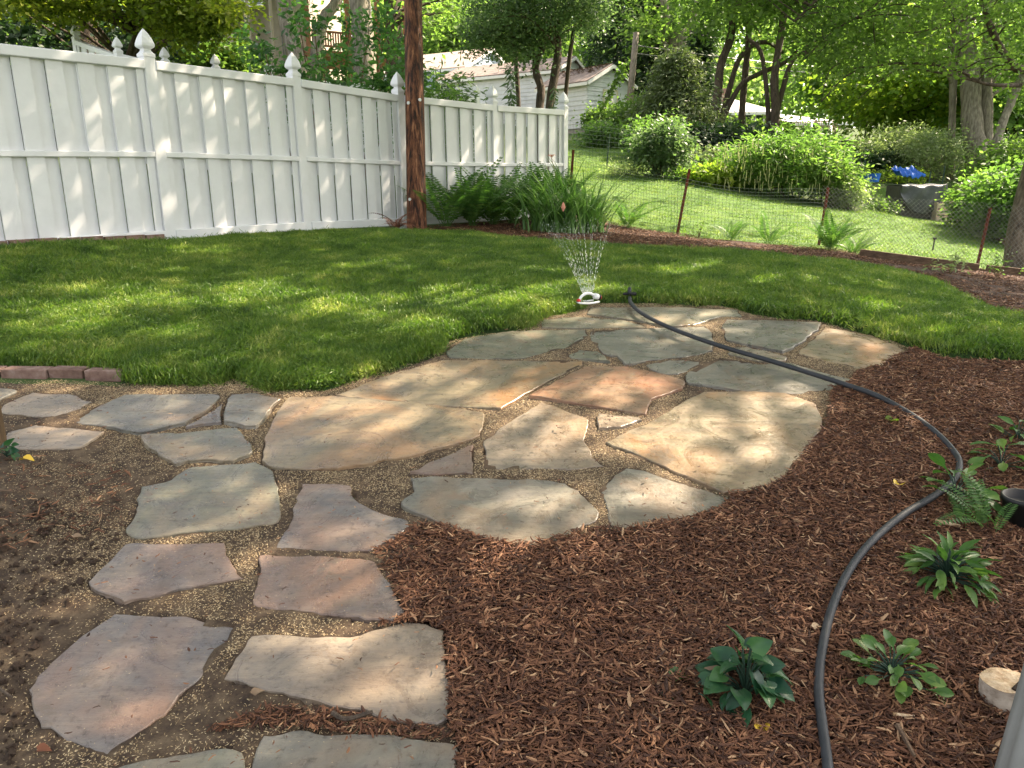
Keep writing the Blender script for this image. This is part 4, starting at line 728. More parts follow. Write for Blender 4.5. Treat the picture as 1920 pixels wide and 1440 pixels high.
# far thin utility pole with wires
b_ = unp(1172, 262, 33); t_ = unp(1193, 62, 33); fpz = empty('far_utility_pole', (b_[0], b_[1], h1(b_[0], b_[1])), 'thin grey leaning power pole right of the small garage', 'pole'); mb = MB(); mb.tube([b_-[0, 0, .6], t_], [.16, .13], 10); mb.build('shaft', M['pole_far'], fpz, True)
for ya, yb_, nm in ((85, 108, 'upper'), (100, 116, 'lower')):
    a = unp(1192, ya, 33); b = unp(2050, yb_+28, 40); q = np.array([a+(b-a)*t-[0, 0, .5*4*t*(1-t)] for t in np.linspace(0, 1, 24)]); mb = MB(); mb.tube(q, .022, 4); tag(mb.build('power_line', M['galv'], None, loc=a), f'{nm} of the two power lines running right from the thin pole', 'cable', 'power lines')
# beige stucco house with windows, brown deck
cH = unp(525, 170, 27); aH = 153; gH, sH = wallaxes(aH); hz = h1(cH[0], cH[1]); hs = empty('stucco_house', (cH[0], cH[1], hz), 'tall beige stucco house behind the maple with two upstairs windows', 'house')
wH = unp(400, 100, 26.5); ex = np.array([1., .15, 0]); ex /= np.linalg.norm(ex); ny = np.array([.15, -1., 0]); ny /= np.linalg.norm(ny)
def hb(mb, x0, x1, dep, z0, z1, off=0):
    a = unp(x0, 100, 27)*[1, 1, 0]; b = unp(x1, 100, 27)*[1, 1, 0]; L_ = abs(b[0]-a[0]); c = np.array([(a[0]+b[0])/2, a[1], 0])-ny*(dep/2)+ny*off; c = c+ex*0; mb.box([c[0], c[1], (z0+z1)/2], (L_, dep, z1-z0), [[1, 0, 0], [0, 1, 0], [0, 0, 1]])
mb = MB(); hb(mb, 330, 470, 6, hz-1, hz+9); hb(mb, 473, 602, 6, hz-1, hz+9, -.5); mb.build('wall', M['stucco'], hs)
mb = MB(); hb(mb, 466, 476, .3, hz-1, hz+9, .12); mb.build('corner_trim', M['stucco'], hs)
fy = unp(470, 100, 27)[1]
for x, y0, w_, off in ((455, -22, .40, 0), (487, -22, .42, .1)):
    p = unp(x, y0+25, 26.9); framed(hs, np.array([p[0], fy, 0]), np.array([1., 0, 0]), np.array([0, -1., 0]), 0, p[2]+.3, w_, 1.05, proud=.12)
p = unp(508, 100, 26.6); mb = MB(); mb.tube([[p[0], fy-.05, hz-.5], [p[0], fy-.05, hz+8]], .06, 8); mb.build('downspout', M['stucco'], hs)
for x in (519, 523):
    p = unp(x, 100, 26.6); mb = MB(); mb.tube([[p[0], fy+.40, hz-.5], [p[0], fy+.40, hz+4.2]], .02, 5); mb.build('conduit', M['galv'], hs)
def deck(name, label, x0, x1, ytop, ybot, d0, d1, mt, post_px, nb, hpost, rail_h=None):
    A = unp(x0, ybot, d0); B_ = unp(x1, ybot, d1); B_[2] = A[2]; e = B_-A; L_ = np.linalg.norm(e); e /= L_; nb_ = np.array([e[1], -e[0], 0]); hr = (unp(x0, ytop, d0)-A)[2]; base = np.array([A[0], A[1], h1(A[0], A[1])]); root = empty(name, base, label, 'deck'); ax = [e, nb_, [0, 0, 1]]
    mb = MB(); mb.box((A+B_)/2-nb_*1.5-[0, 0, .12], (L_, 3, .2), ax); mb.build('platform', M[mt], root)
    for z in (hr, .12): mb = MB(); mb.box((A+B_)/2+[0, 0, z], (L_, .09, .06), ax); mb.build('handrail', M[mt], root)
    for i in range(nb):
        q = A+e*L_*(i+.5)/nb; mb = MB(); mb.box(q+[0, 0, (hr+.12)/2], (.045, .045, hr-.18), ax); mb.build('baluster', M[mt], root)
    for x in post_px:
        u = (x-x0)/(x1-x0); q = A+e*L_*u+nb_*.06; mb = MB(); zt = A[2]+hpost; zb = base[2]-.3; mb.box([q[0], q[1], (zt+zb)/2], (.14, .14, zt-zb), ax); mb.build('post', M[mt], root)
    return root, A, B_, e, nb_
deck('deck', 'raised brown wooden deck with balusters behind the sapling and utility pole', 575, 768, 57, 90, 27, 29, 'deck', (578, 650, 706, 760), 42, 2.6)
# white bungalow at the right
def hip(label, x0, x1, yr, ye, yb, d, wm, rm, rx0, rx1, dep=7, name='house'):
    a = unp(x0, yb, d); b = unp(x1, yb, d); ze = unp(x0, ye, d)[2]; zr = unp((x0+x1)/2, yr, d)[2]; root = empty(name, (a[0], a[1], h1(a[0], a[1])), label, 'house'); xa, xb = a[0], b[0]; y0 = a[1]; zb = min(a[2], h1(a[0], a[1]))-.5
    mb = MB(); mb.box([(xa+xb)/2, y0+dep/2, (zb+ze)/2], (xb-xa-.6, dep-.6, ze-zb)); mb.build('wall', M[wm], root)
    ra, rb = unp(rx0, yr, d)[0], unp(rx1, yr, d)[0]; ym = y0+dep/2; mb = MB()
    V = [[xa, y0, ze], [xb, y0, ze], [xb, y0+dep, ze], [xa, y0+dep, ze], [ra, ym, zr], [rb, ym, zr]]; mb.add(V, [(0, 1, 5, 4), (1, 2, 5), (2, 3, 4, 5), (3, 0, 4), (0, 3, 2, 1)]); mb.build('roof', M[rm], root)
    mb = MB(); mb.box([(xa+xb)/2, y0-.02, ze-.08], (xb-xa, .05, .18)); mb.build('fascia', M['white'], root); return root, y0, xa, xb, ze
r_, y0, xa, xb, ze = hip('white-roofed bungalow behind the dark-barked trees', 1338, 1462, 178, 212, 250, 52, 'cream', 'shingle_pale', 1352, 1400)
for x in (1362, 1404, 1424): p = unp(x, 228, 52); framed(r_, np.array([p[0], y0+.3, 0]), np.array([1., 0, 0]), np.array([0, -1., 0]), 0, p[2], .55, .9, proud=.06)
mb = MB(); p = unp(1372, 172, 52); mb.box([p[0], y0+3, p[2]], (.6, .6, .9)); mb.build('chimney', M['brick'], r_)
r_, y0, xa, xb, ze = hip('second pale-roofed house right of the bungalow, behind the pink-grey deck', 1450, 1600, 204, 232, 262, 56, 'cream', 'shingle_pale', 1462, 1480, 8)
dk, dA, dB, de, dn = deck('deck', 'pale pinkish deck with stair at its right end, behind the big bush', 1455, 1566, 231, 259, 48, 47, 'pale_deck', (1456, 1472, 1528, 1565), 34, 1.0)
for k in range(6):
    q = dB-de*(.9)+dn*(.3+.28*k)-[0, 0, .18*k+.1]; mb = MB(); mb.box(q, (1.0, .3, .05), [de, dn, [0, 0, 1]]); mb.build('step', M['pale_deck'], dk)
for off in (-1.45, -.35):
    a = dB+de*off+dn*.1+[0, 0, .9]; b = dB+de*off+dn*2.0-[0, 0, .3]; mb = MB(); mb.tube([a, b], .07, 4); mb.build('handrail', M['white'], dk)
# dark board fence
A = unp(1537, 284, 38); B_ = unp(1612, 296, 35); e = (B_-A); e[2] = 0; L_ = np.linalg.norm(e); e /= L_; bf = empty('board_fence', A, 'dark weathered board fence below the pale deck', 'fence')
nb = 14
for i in range(nb):
    c = A+e*L_*(i+.5)/nb; zt = A[2]+(B_[2]-A[2])*(i+.5)/nb+.66+.05*rng.random(); mb = MB(); mb.box([c[0], c[1], zt-.7], (L_/nb*.93, .03, 1.4), [e, [-e[1], e[0], 0], [0, 0, 1]]); mb.build('board', M['greyboard'], bf)
# ================================================================== WIRE FENCES
def wires(mb, segs, r):
    "three-sided wires, many at once"
    segs = np.asarray(segs, float); a, b = segs[:, 0], segs[:, 1]; t = b-a; t /= np.linalg.norm(t, axis=1)[:, None]+1e-9; up = np.where(np.abs(t[:, 2:3]) > .8, [[1., 0, 0]], [[0, 0, 1.]]); s_ = np.cross(t, up); s_ /= np.linalg.norm(s_, axis=1)[:, None]; u_ = np.cross(s_, t)
    n_ = len(a); V = np.stack([p+r*(math.cos(q)*s_+math.sin(q)*u_) for p in (a, b) for q in (0, 2.094, 4.189)], 1).reshape(-1, 3); base = np.arange(n_)*6
    Fc = np.concatenate([np.stack([base+i, base+(i+1) % 3, base+3+(i+1) % 3, base+3+i], 1) for i in range(3)]); mb.append((V, Fc))
def wbuild(name, parts, mat, root, kind=None):
    V = np.concatenate([p[0] for p in parts]); o = 0; Fs = []
    for v, f in parts: Fs.append(f+o); o += len(v)
    q = obj(name, V, np.concatenate(Fs), mat, root); 
    if kind: q['kind'] = kind
    return q
def meshrun(root, pts, hgt, dx, dz, r, mat='wire', wave=.012, z0=.03):
    P = []; 
    for a, b, ha, hb_ in zip(pts[:-1], pts[1:], hgt[:-1], hgt[1:]):
        L_ = np.linalg.norm((b-a)[:2]); n_ = max(2, int(L_/dx)); t = np.linspace(0, 1, n_+1); g = a[None]*(1-t[:, None])+b[None]*t[:, None]; g[:, 2] = H(g[:, 0], g[:, 1])+z0; hh = ha*(1-t)+hb_*t-.06*np.sin(t*np.pi); nrm = np.array([(b-a)[1], -(b-a)[0], 0])/L_
        m_ = max(2, int(max(ha, hb_)/dz)); rows = [g+np.column_stack([np.zeros(n_+1), np.zeros(n_+1), hh*k/m_])+nrm*(wave*np.sin(t*9+k*.5)[:, None]) for k in range(m_+1)]; Rw = np.array(rows)
        segs = [np.stack([Rw[:, :-1].reshape(-1, 3), Rw[:, 1:].reshape(-1, 3)], 1), np.stack([Rw[:-1].reshape(-1, 3), Rw[1:].reshape(-1, 3)], 1)]
        wires(P, np.concatenate(segs), r)
    return wbuild('wire_mesh', P, M[mat], root, 'stuff')
def tpost(root, b, t, mat='rust', s=.035):
    b = np.asarray(b); t = np.asarray(t); mb = MB(); u = t-b; L_ = np.linalg.norm(u); u /= L_; x = np.cross(u, [0, 1, 0]); x /= np.linalg.norm(x); y = np.cross(u, x); c = (b+t)/2
    mb.box(c, (s*1.3, s*.28, L_), [x, y, u]); mb.box(c+y*s*.45, (s*.3, s*.62, L_*.998), [x, y, u])
    for k in range(int(L_/.07)): mb.box(b+u*(.05+k*.07)-y*s*.22, (s*.34, s*.2, .02), [x, y, u])
    return mb.build('post', M[mat], root)
wp = [((1066, 352), (1075, 281), 14.2), ((1268, 440), (1293, 317), 12.9), ((1534, 462), (1553, 352), 12.2), ((1828, 512), (1857, 390), 11.6)]
W_ = []
fr = empty('wire_fence', unp(1268, 440, 12.9), 'sagging garden wire fence on rusty leaning steel posts along the rear mulch bed', 'fence')
for (xb_, yb), (xt, yt), d in wp:
    b = unp(xb_, yb, d); b[2] = min(b[2], h1(b[0], b[1])); t = unp(xt, yt, d); tpost(fr, b-[0, 0, .1], t); W_.append((b, t))
end = unp(2060, 540, 11.2); fe = unp(1060, 380, 13.7)
meshrun(fr, [fe*[1, 1, 0], W_[0][0]*[1, 1, 0], W_[1][0]*[1, 1, 0], W_[2][0]*[1, 1, 0]], [1.0, .92, .90, .85], .055, .055, .0020)
# chain link beyond the third post: diamonds woven from bent wires
P = []
for a, b, ha, hb_ in ((W_[2][0], W_[3][0], .90, .98), (W_[3][0], end, .98, 1.0)):
    L_ = np.linalg.norm((b-a)[:2]); c = .032; n_ = int(L_/c); m_ = int(.92/c); t = np.arange(n_+2)/n_; gx_ = a[None]*(1-t[:, None])+b[None]*t[:, None]; gz_ = H(gx_[:, 0], gx_[:, 1])+.03; sc_ = (ha*(1-t)+hb_*t)/(m_*c)
    I, J = np.meshgrid(np.arange(n_), np.arange(m_), indexing='ij'); I = I.ravel(); J = J.ravel(); pt = lambda i, j: np.column_stack([gx_[i, 0], gx_[i, 1], gz_[i]+j*c*sc_[i]]); od = (I+J) % 2
    q0 = pt(I+od, J); q1 = pt(I+1-od, J+1); wires(P, np.stack([q0, q1], 1), .0020)
wbuild('chain_link_mesh', P, M['galv'], fr, 'stuff')
# second wire fence deeper in the garden
gf = empty('garden_wire_fence', col(1140, 22), 'thin green-posted wire fence around the vegetable beds of the back garden', 'fence')
pts = []
for xb_, yb, xt, yt, d in [(1062, 300, 1064, 225, 23), (1137, 318, 1143, 252, 22), (1308, 330, 1312, 264, 23), (1460, 340, 1463, 283, 23), (1616, 362, 1622, 300, 22), (1733, 402, 1745, 322, 19.5), (1765, 350, 1771, 318, 22)]:
    b = unp(xb_, yb, d); t = unp(xt, yt, d); g_ = h1(b[0], b[1]); mb = MB(); mb.tube([[b[0], b[1], g_-.1], [t[0], t[1], max(t[2], g_+.8)]], .02, 5); mb.build('post', M['green_paint'], gf); pts.append(np.array([b[0], b[1], 0]))
meshrun(gf, pts[:5], [1.15, 1.05, 1.0, .95, .95], .12, .12, .0030, z0=.05)
# landscape timbers at the bed's edge
for (x0, y0_, x1, y1, d0, d1, lb) in [(1610, 490, 1832, 520, 11.5, 11.0, 'long brown edging board holding the rear mulch bed, left of the last rusty post'), (1846, 520, 2010, 548, 11.0, 10.7, 'shorter dark edging board at the foot of the right-hand tree trunk')]:
    a = unp(x0, y0_, d0); b = unp(x1, y1, d1); a[2] = h1(a[0], a[1]); b[2] = h1(b[0], b[1]); e = b-a; L_ = np.linalg.norm(e); e /= L_; s_ = np.cross([0, 0, 1], e); s_ /= np.linalg.norm(s_); mb = MB(); mb.box((a+b)/2+[0, 0, .06], (L_, .045, .19), [e, s_, np.cross(e, s_)])
    o = mb.build('edging_board', M['wood'], None, loc=a); tag(o, lb, 'edging board', 'edging boards'); bv = o.modifiers.new('bevel', 'BEVEL'); bv.width = .005
# ================================================================== THE BACK GARDEN
bush('rounded dark green shrub behind the second rusty post', 1238, 19.2, 330, 1.75, 1.75, 'bluish', .10, 75, 75, .30, .6)
bush('wide sunlit flowering bush with drooping pale tassels in the middle of the back lawn', 1465, 18.6, 370, 3.4, 2.05, 'bright', .13, 170, 80, .42, .3, depth=.7, up=.4)
bush('right-hand lobe of dusty green foliage leaning out of the wide sunlit bush', 1568, 18.3, 385, 1.4, 1.45, 'mid', .11, 45, 70, .35, .4)
bush('small russet-green shrub at the right foot of the wide bush', 1592, 17.8, 395, .9, .75, 'olive', .07, 30, 70, .22)
tp_ = []
for _ in range(150):
    x = rng.uniform(1345, 1585); y = 262+rng.random()*85; tp_.append(unp(x, y, 17.3+rng.random()*.6))
P_ = np.array(tp_); ts = MB()
bush('pale yellow-green vegetable leaves left of the wide bush', 1345, 18.3, 352, 1.7, .55, 'yellow', .14, 34, 50, .26, .6, depth=.6)
bush('low leafy ground plants at the foot of the rounded shrub', 1290, 18.6, 345, 1.3, .45, 'bright', .08, 26, 60, .2)
bush('grey lavender-like clump left of the rounded shrub', 1172, 19.6, 325, 1.2, .42, 'olive', .09, 22, 60, .22, .25)
bush('bright weedy bank below the small garage', 1150, 27, 285, 2.6, 1.3, 'bright', .13, 60, 70, .35, depth=.6)
bush('tall leafy shrub between thin power pole and juniper', 1205, 29, 280, 2.4, 2.2, 'mid', .16, 60, 70, .45)
bush('light green shrub in front of the juniper', 1225, 24, 290, 2.2, 1.5, 'bright', .13, 55, 70, .4)
bush('pale blossoming bushes below the juniper, nearest the crossing tree', 1290, 27, 280, 2.4, 1.2, 'bright', .13, 45, 70, .4)
bush('climbing leaves on the doorway side of the small garage', 1135, 34.5, 260, 2.0, 2.0, 'mid', .15, 40, 70, .4)
bush('dark ivy-covered hedge across the back garden', 1345, 25.5, 300, 4.4, 1.25, 'dark', .13, 120, 80, .35, .7, depth=.35)
bush('darker run of hedge behind the wide bush, ending at the blue tub', 1620, 26, 300, 4.0, 1.0, 'dark', .13, 90, 80, .35, .7, depth=.35)
bush('airy white-leaved plant before the dark hedge', 1340, 22.5, 320, 1.4, .95, 'olive', .11, 34, 50, .28)
bush('shrub row below the bungalow, left part', 1400, 33, 270, 4.5, 1.5, 'mid', .18, 70, 70, .5, depth=.5)
bush('shrub row below the bungalow, right part beside the deck', 1490, 34, 270, 4.0, 1.9, 'bright', .18, 70, 70, .5, depth=.5)
bush('grey-green willowy shrub right of the board fence', 1675, 27, 320, 3.4, 2.3, 'olive', .13, 90, 80, .45, .35, up=.4)
bush('second willowy shrub with thin visible stems beside the broad trunk', 1745, 25.5, 330, 2.9, 2.3, 'olive', .12, 80, 80, .4, .35, up=.4, stems=12, stalk='bark_grey')
bush('leafy green shrub right of the covered box', 1826, 17.0, 405, 1.15, 1.4, 'mid', .10, 60, 80, .3, .6)
bush('sunlit overhanging shrub at the right edge beyond the chain link', 1890, 15.5, 420, 1.8, 1.75, 'bright', .11, 75, 80, .34, .6)
bush('low yellow-green plants at the right bed edge', 1862, 15.6, 440, 1.0, .5, 'olive', .07, 30, 60, .2)
bush('small plant at the foot of the covered box', 1655, 18.4, 400, .8, .35, 'mid', .08, 16, 50, .18)
bush('tree-like dark shrub closing the view at the right edge', 1930, 22, 330, 3.5, 3.0, 'mid', .15, 80, 80, .5)
bush('low hedge of yellow flowers under the blue tarpaulin', 1650, 24, 345, 3.4, .5, 'yellow', .10, 40, 60, .25, depth=.4)
# hanging catkins of the wide bush
bsh = [o for o in COL.objects if o.get('label', '').startswith('wide sunlit flowering')][0]; SG = []
for p in P_: SG.append([p, p-[rng.normal()*.02, 0, .14+.1*rng.random()]])
pp = []; wires(pp, SG, .009); wbuild('tassels', pp, surf('tassel', [(.3, (.42, .44, .18)), (.8, (.6, .6, .3))], 8, .8, 0), bsh, 'stuff')
# covered box under a plastic sheet
a = unp(1683, 412, 18.6); cb = empty('covered_box', (a[0], a[1], h1(a[0], a[1])), 'boxy thing in the back garden draped with a shiny grey plastic sheet', 'covered box')
wb = 82*18.6/F; hb2 = 66*18.6/F; zb = a[2]; mb = MB(); mb.box([a[0]+wb/2, a[1]+.40, zb+hb2*.48], (wb, .75, hb2*.94)); o = mb.build('dark_cover', M['sheet_dark'], cb); bv = o.modifiers.new('bevel', 'BEVEL'); bv.width = .04; bv.segments = 3
nu, nv = 40, 26; V = []
for i in range(nu+1):
    for j in range(nv+1):
        u = i/nu; v = j/nv; cut = .28+.55*math.sin(math.pi*min(max(u*1.0, 0), 1))**.8*(1 if u < .6 else 1.1); x = a[0]-.02+u*(wb+.05)
        if v < .35: q = v/.35; y = a[1]+.80-q*.83; z = zb+hb2*.965+.012*math.sin(u*14+q*5)-.05*math.sin(math.pi*u)*q
        else: q = (v-.35)/.65; y = a[1]-.03-.025*math.sin(u*17+q*6)-.02*q; z = zb+hb2*.96-.05*math.sin(math.pi*u)-q*hb2*cut*.9
        V.append([x, y, z])
o = obj('plastic_sheet', V, [(i*(nv+1)+j, (i+1)*(nv+1)+j, (i+1)*(nv+1)+j+1, i*(nv+1)+j+1) for i in range(nu) for j in range(nv)], M['sheet'], cb, True); sm = o.modifiers.new('solid', 'SOLIDIFY'); sm.thickness = .006
# small things of the back garden
def small(name, label, cat, x, y, d, fn, mat, group=None):
    p = unp(x, y, d); mb = MB(); fn(mb, p); return tag(mb.build(name, M[mat], None, loc=p), label, cat, group)
def tub(mb, p): mb.lathe(p, [(.20, -.12), (.26, -.10), (.30, .10), (.31, .12), (.27, .12), (.24, -.06)], 18)
small('tub', 'small blue plastic tub hanging at the dark hedge', 'tub', 1628, 334, 20.5, tub, 'blue')
def tarp(mb, p):
    V = [[p[0]+(i/12-.5)*.62, p[1]+j*.25, p[2]+.10+.035*math.sin(i*2.1+j)+.03*math.sin(i*.7+2*j)+.04*j*(j-2)-(.12 if j == 0 else 0)] for i in range(13) for j in range(4)]+[[p[0]+(i/12-.5)*.62, p[1]+j*.25, p[2]+.06+.035*math.sin(i*2.1+j)+.03*math.sin(i*.7+2*j)+.04*j*(j-2)-(.12 if j == 0 else 0)] for i in range(13) for j in range(4)]
    f = [(i*4+j, (i+1)*4+j, (i+1)*4+j+1, i*4+j+1) for i in range(12) for j in range(3)]; f2 = [tuple(q+52 for q in g[::-1]) for g in f]; rim = [(i*4, i*4+52, (i+1)*4+52, (i+1)*4) for i in range(12)]; mb.add(V, f+f2+rim)
small('tarpaulin', 'crumpled bright blue tarpaulin over a pen behind the covered box', 'tarpaulin', 1715, 328, 21, tarp, 'blue')
def panel(mb, p): mb.box(p, (.17, .03, .27), [[.98, 0, .17], [0, 1, 0], [-.17, 0, .98]])
small('white_board', 'small tilted white board standing in the right-hand flower bed', 'board', 1841, 418, 16.2, panel, 'white')
def stick(mb, p): mb.tube([p+[0, 0, -.09], p+[.01, 0, .09]], .012, 6); mb.box(p+[.01, 0, .10], (.05, .03, .03))
small('lawn_stake', 'short black stake standing alone in the sunny back lawn', 'stake', 1750, 459, 12.6, stick, 'black')
def crate(mb, p):
    for k in range(3): mb.box(p+[0, 0, -.16+.15*k], (.62, .03, .11))
    mb.box(p+[-.3, .2, 0], (.03, .4, .45)); mb.box(p+[.3, .2, 0], (.03, .4, .45)); mb.box(p+[0, .4, 0], (.62, .03, .45))
small('planter_box', 'reddish slatted planter box right of the covered box', 'planter', 1780, 397, 18.4, crate, 'pale_deck')
ed = hitp([(1822, 428), (1832, 437), (1850, 444), (1875, 452), (1893, 462), (1905, 470)]); rk = empty('stone_edging', ed[0], 'curved edging of small reddish stones round the right-hand flower bed', 'edging')
q_ = smoothpath(ed, 4)
for p in q_: mb = MB(); mb.lathe(p+[0, 0, -.05], [(.07, 0), (.11, .05), (.10, .13), (.05, .17)], 7, rng.random()*6); mb.build('stone', M['brick'], rk)
# ================================================================== FERNS AND BED PLANTS
def frond(L_, w_, n_=16, sag=.5, mat='fern'):
    "arching frond along +X with leaflets"
    t = np.linspace(0, 1, n_*1+4); ang = 1.15-sag*1.6*t; x = np.cumsum(np.cos(ang))*L_/len(t); z = np.cumsum(np.sin(ang))*L_/len(t); mb = MB(); mb.tube(np.column_stack([x, 0*x, z])[::2], np.linspace(.004, .0012, len(x[::2])), 3, False)
    for i in range(3, len(t)):
        f = (i-3)/(len(t)-3); l = w_*(math.sin(math.pi*min(1, (f*.93+.07))**.8)**.8)*.5+.006; T_ = np.array([math.cos(ang[i]), 0, math.sin(ang[i])]); b = L_/len(t)*.42
        for s_ in (-1, 1):
            p = np.array([x[i], 0, z[i]]); tip = p+np.array([0, s_*l, 0])+T_*l*.35-np.array([0, 0, l*.18]); md = (p+tip)/2+np.array([0, 0, .06*l]); mb.add([p, md+T_*b, tip, md-T_*b], [(0, 1, 2), (0, 2, 3)] if s_ < 0 else [(0, 2, 1), (0, 3, 2)])
    return np.concatenate(mb.V), mb.F
FR = [mesh('frond', *frond(.75, .20, 17, s_), LF['fern']) for s_ in (.45, .6, .75, .95)]
FRD = [mesh('frond', *frond(.75, .18, 15, s_), M['dry_red']) for s_ in (1.0, 1.25)]
def fern(label, loc, n_, sc, cat='fern', group=None, spread=1.0, dry=0, up=1.0, arc=None):
    z = h1(*loc[:2]) if len(loc) == 2 else loc[2]; root = empty('fern', (loc[0], loc[1], z), label, cat, group)
    for i in range(n_):
        me = (FRD if rng.random() < dry else FR)[rng.integers(0, 2 if dry else 4)] if dry else FR[rng.integers(0, 4)]; o = bpy.data.objects.new('frond', me); link(o, root); a_ = (i*2.4+rng.random()*.6) if arc is None else rad(arc[0]+(arc[1]-arc[0])*rng.random()); s_ = sc*(.65+.5*rng.random())
        o.rotation_euler = (rng.normal()*.12, -rng.uniform(-.15, .55)*up, a_); o.scale = (s_*spread, s_, s_*(1.1-.2*spread)); o.location = (rng.normal()*.03, rng.normal()*.03, 0)
    return root
def gat(x, y): return hit(x, y)[0]
FN = [('upright fern nearest the utility pole, standing before the fence boards', 838, 10.9, 418, 11, 1.12), ('large dark fern clump left of centre along the fence', 885, 11.2, 425, 18, 1.12), ('full fern in the fence bed just left of the second-last post', 925, 11.5, 425, 18, 1.15), ('fern filling the fence bed right of the second-last post', 962, 11.8, 425, 16, 1.05),
      ('dark fern behind the daylily clump', 1000, 12.3, 415, 16, 1.15), ('arching fern at the very corner of the white fence', 1040, 12.6, 410, 16, 1.05), ('fern spilling right of the daylily clump', 1110, 12.4, 430, 12, .85), ('bright fern leaning on the wire fence right of the daylilies', 1175, 12.6, 432, 10, .82),
      ('small fern sprouting between the second and third rusty posts', 1368, 12.35, 455, 7, .55), ('lone feathery fern before the wire fence, right of the small one', 1442, 12.2, 466, 9, .62), ('broad low fern at the foot of the third rusty post', 1552, 11.7, 482, 16, .85), ('fern frond tuft behind the left end of the long edging board', 1600, 11.9, 480, 9, .6)]
for lb, x, d, y, n_, sc in FN:
    p = unp(x, y, d); fern(lb, (p[0], p[1]), int(n_*1.4), sc*(1.35 if x < 1060 else 1.2), group='ferns in the fence bed')
p = unp(744, 425, 10.1); fern('withered red-brown fern at the left foot of the utility pole', (p[0], p[1]), 12, .62, dry=1, cat='dead fern')
# daylilies
def strap(root, loc, n_, L_, leaf='lily', name='foliage'):
    V = []; Fc = []
    for i in range(n_):
        a_ = rng.random()*6.28; b = np.array([loc[0]+rng.normal()*.13, loc[1]+rng.normal()*.10, 0]); b[2] = h1(b[0], b[1]); l = L_*(.6+.5*rng.random()); cv = rng.uniform(.6, 1.9); an = rng.uniform(1.2, 1.5); p = b.copy(); w_ = .010+.006*rng.random(); sd = np.array([-math.sin(a_), math.cos(a_), 0]); k = len(V); m_ = 8
        for j in range(m_+1):
            f = j/m_; ww = w_*(1-f**2.5)+.0006; V += [p-sd*ww, p+sd*ww]; th = an-cv*f*1.3; p = p+np.array([math.cos(a_)*math.cos(th), math.sin(a_)*math.cos(th), math.sin(th)])*l/m_
        Fc += [(k+2*j, k+2*j+1, k+2*j+3, k+2*j+2) for j in range(m_)]
    return obj(name, V, Fc, LF[leaf], root)
for lb, x, d, n_ in [('left part of the strap-leaved daylily clump beside the ferns', 1020, 11.0, 90), ('middle daylily clump with one pink bud, behind the sprinkler', 1062, 10.8, 110), ('right part of the daylily clump, nearest the wire fence', 1104, 11.2, 90)]:
    p = unp(x, 440, d); z = h1(p[0], p[1]); root = empty('daylily', (p[0], p[1], z), lb, 'daylily', 'daylilies behind the sprinkler'); strap(root, p, n_, 1.25)
    if x == 1062:
        q = unp(1056, 392, 10.4); mb = MB(); mb.tube([[p[0], p[1], z], (q+p)/2+[0, 0, .1], q], .005, 4); mb.build('flower_stalk', M['green_paint'], root); mb = MB(); mb.lathe(q, [(.008, -.03), (.03, .02), (.022, .06), (.004, .09)], 7); mb.build('flower_bud', M['petal'], root)
mb = MB(); a = unp(1045, 400, 12.6); b = unp(1034, 296, 12.6); root = empty('seed_stalk', (a[0], a[1], h1(a[0], a[1])), 'tall thin stalk with a faded orange flower before the fence end', 'flower stalk'); mb.tube(smoothpath([a, (a+b)/2+[.05, 0, 0], b], 5), .006, 4); mb.build('stem', M['dry'], root)
mb = MB()
for i in range(6): 
    a_ = i*1.05; mb.add([b, b+[math.cos(a_)*.05, math.sin(a_)*.05, .05], b+[math.cos(a_+.3)*.09, math.sin(a_+.3)*.09, .03], b+[math.cos(a_+.7)*.05, math.sin(a_+.7)*.05, .05]], [(0, 1, 2, 3)])
mb.build('flower', M['petal'], root)
def sprout(label, x, y, leaf, n_, size, hh, asp=.3, spread=.15, cat='weed', name='weed'):
    p = gat(x, y); root = empty(name, p, label, cat); C = p+np.column_stack([rng.normal(size=n_)*spread*.5, rng.normal(size=n_)*spread*.5, hh*(.3+.7*rng.random(n_))]); mb = MB()
    for c in C: mb.tube([p, (p+c)/2+[0, 0, .1*hh], c], [.004, .003, .0015], 3, False)
    mb.build('stems', M['wood_post'], root); P, o_ = clump(C, size*.9, 5); V, Fc = leafmesh(P, size, asp, o_); obj('foliage', V, Fc, LF[leaf], root)
sprout('pale thistly seedling in the mulch before the long edging board', 1775, 520, 'olive', 18, .07, .26)
sprout('wispy yellow-stemmed seedling in the rear mulch near the tree trunk', 1868, 528, 'bright', 14, .06, .34)
sprout('dark little shrublet between the last rusty post and the tree trunk', 1890, 500, 'mid', 16, .07, .42, spread=.35)
sprout('tiny weed on the mulch at the left of the fern bed', 888, 428, 'bright', 8, .05, .08)
sprout('small weed at the wire fence foot beyond the second rusty post', 1310, 447, 'mid', 9, .07, .3)
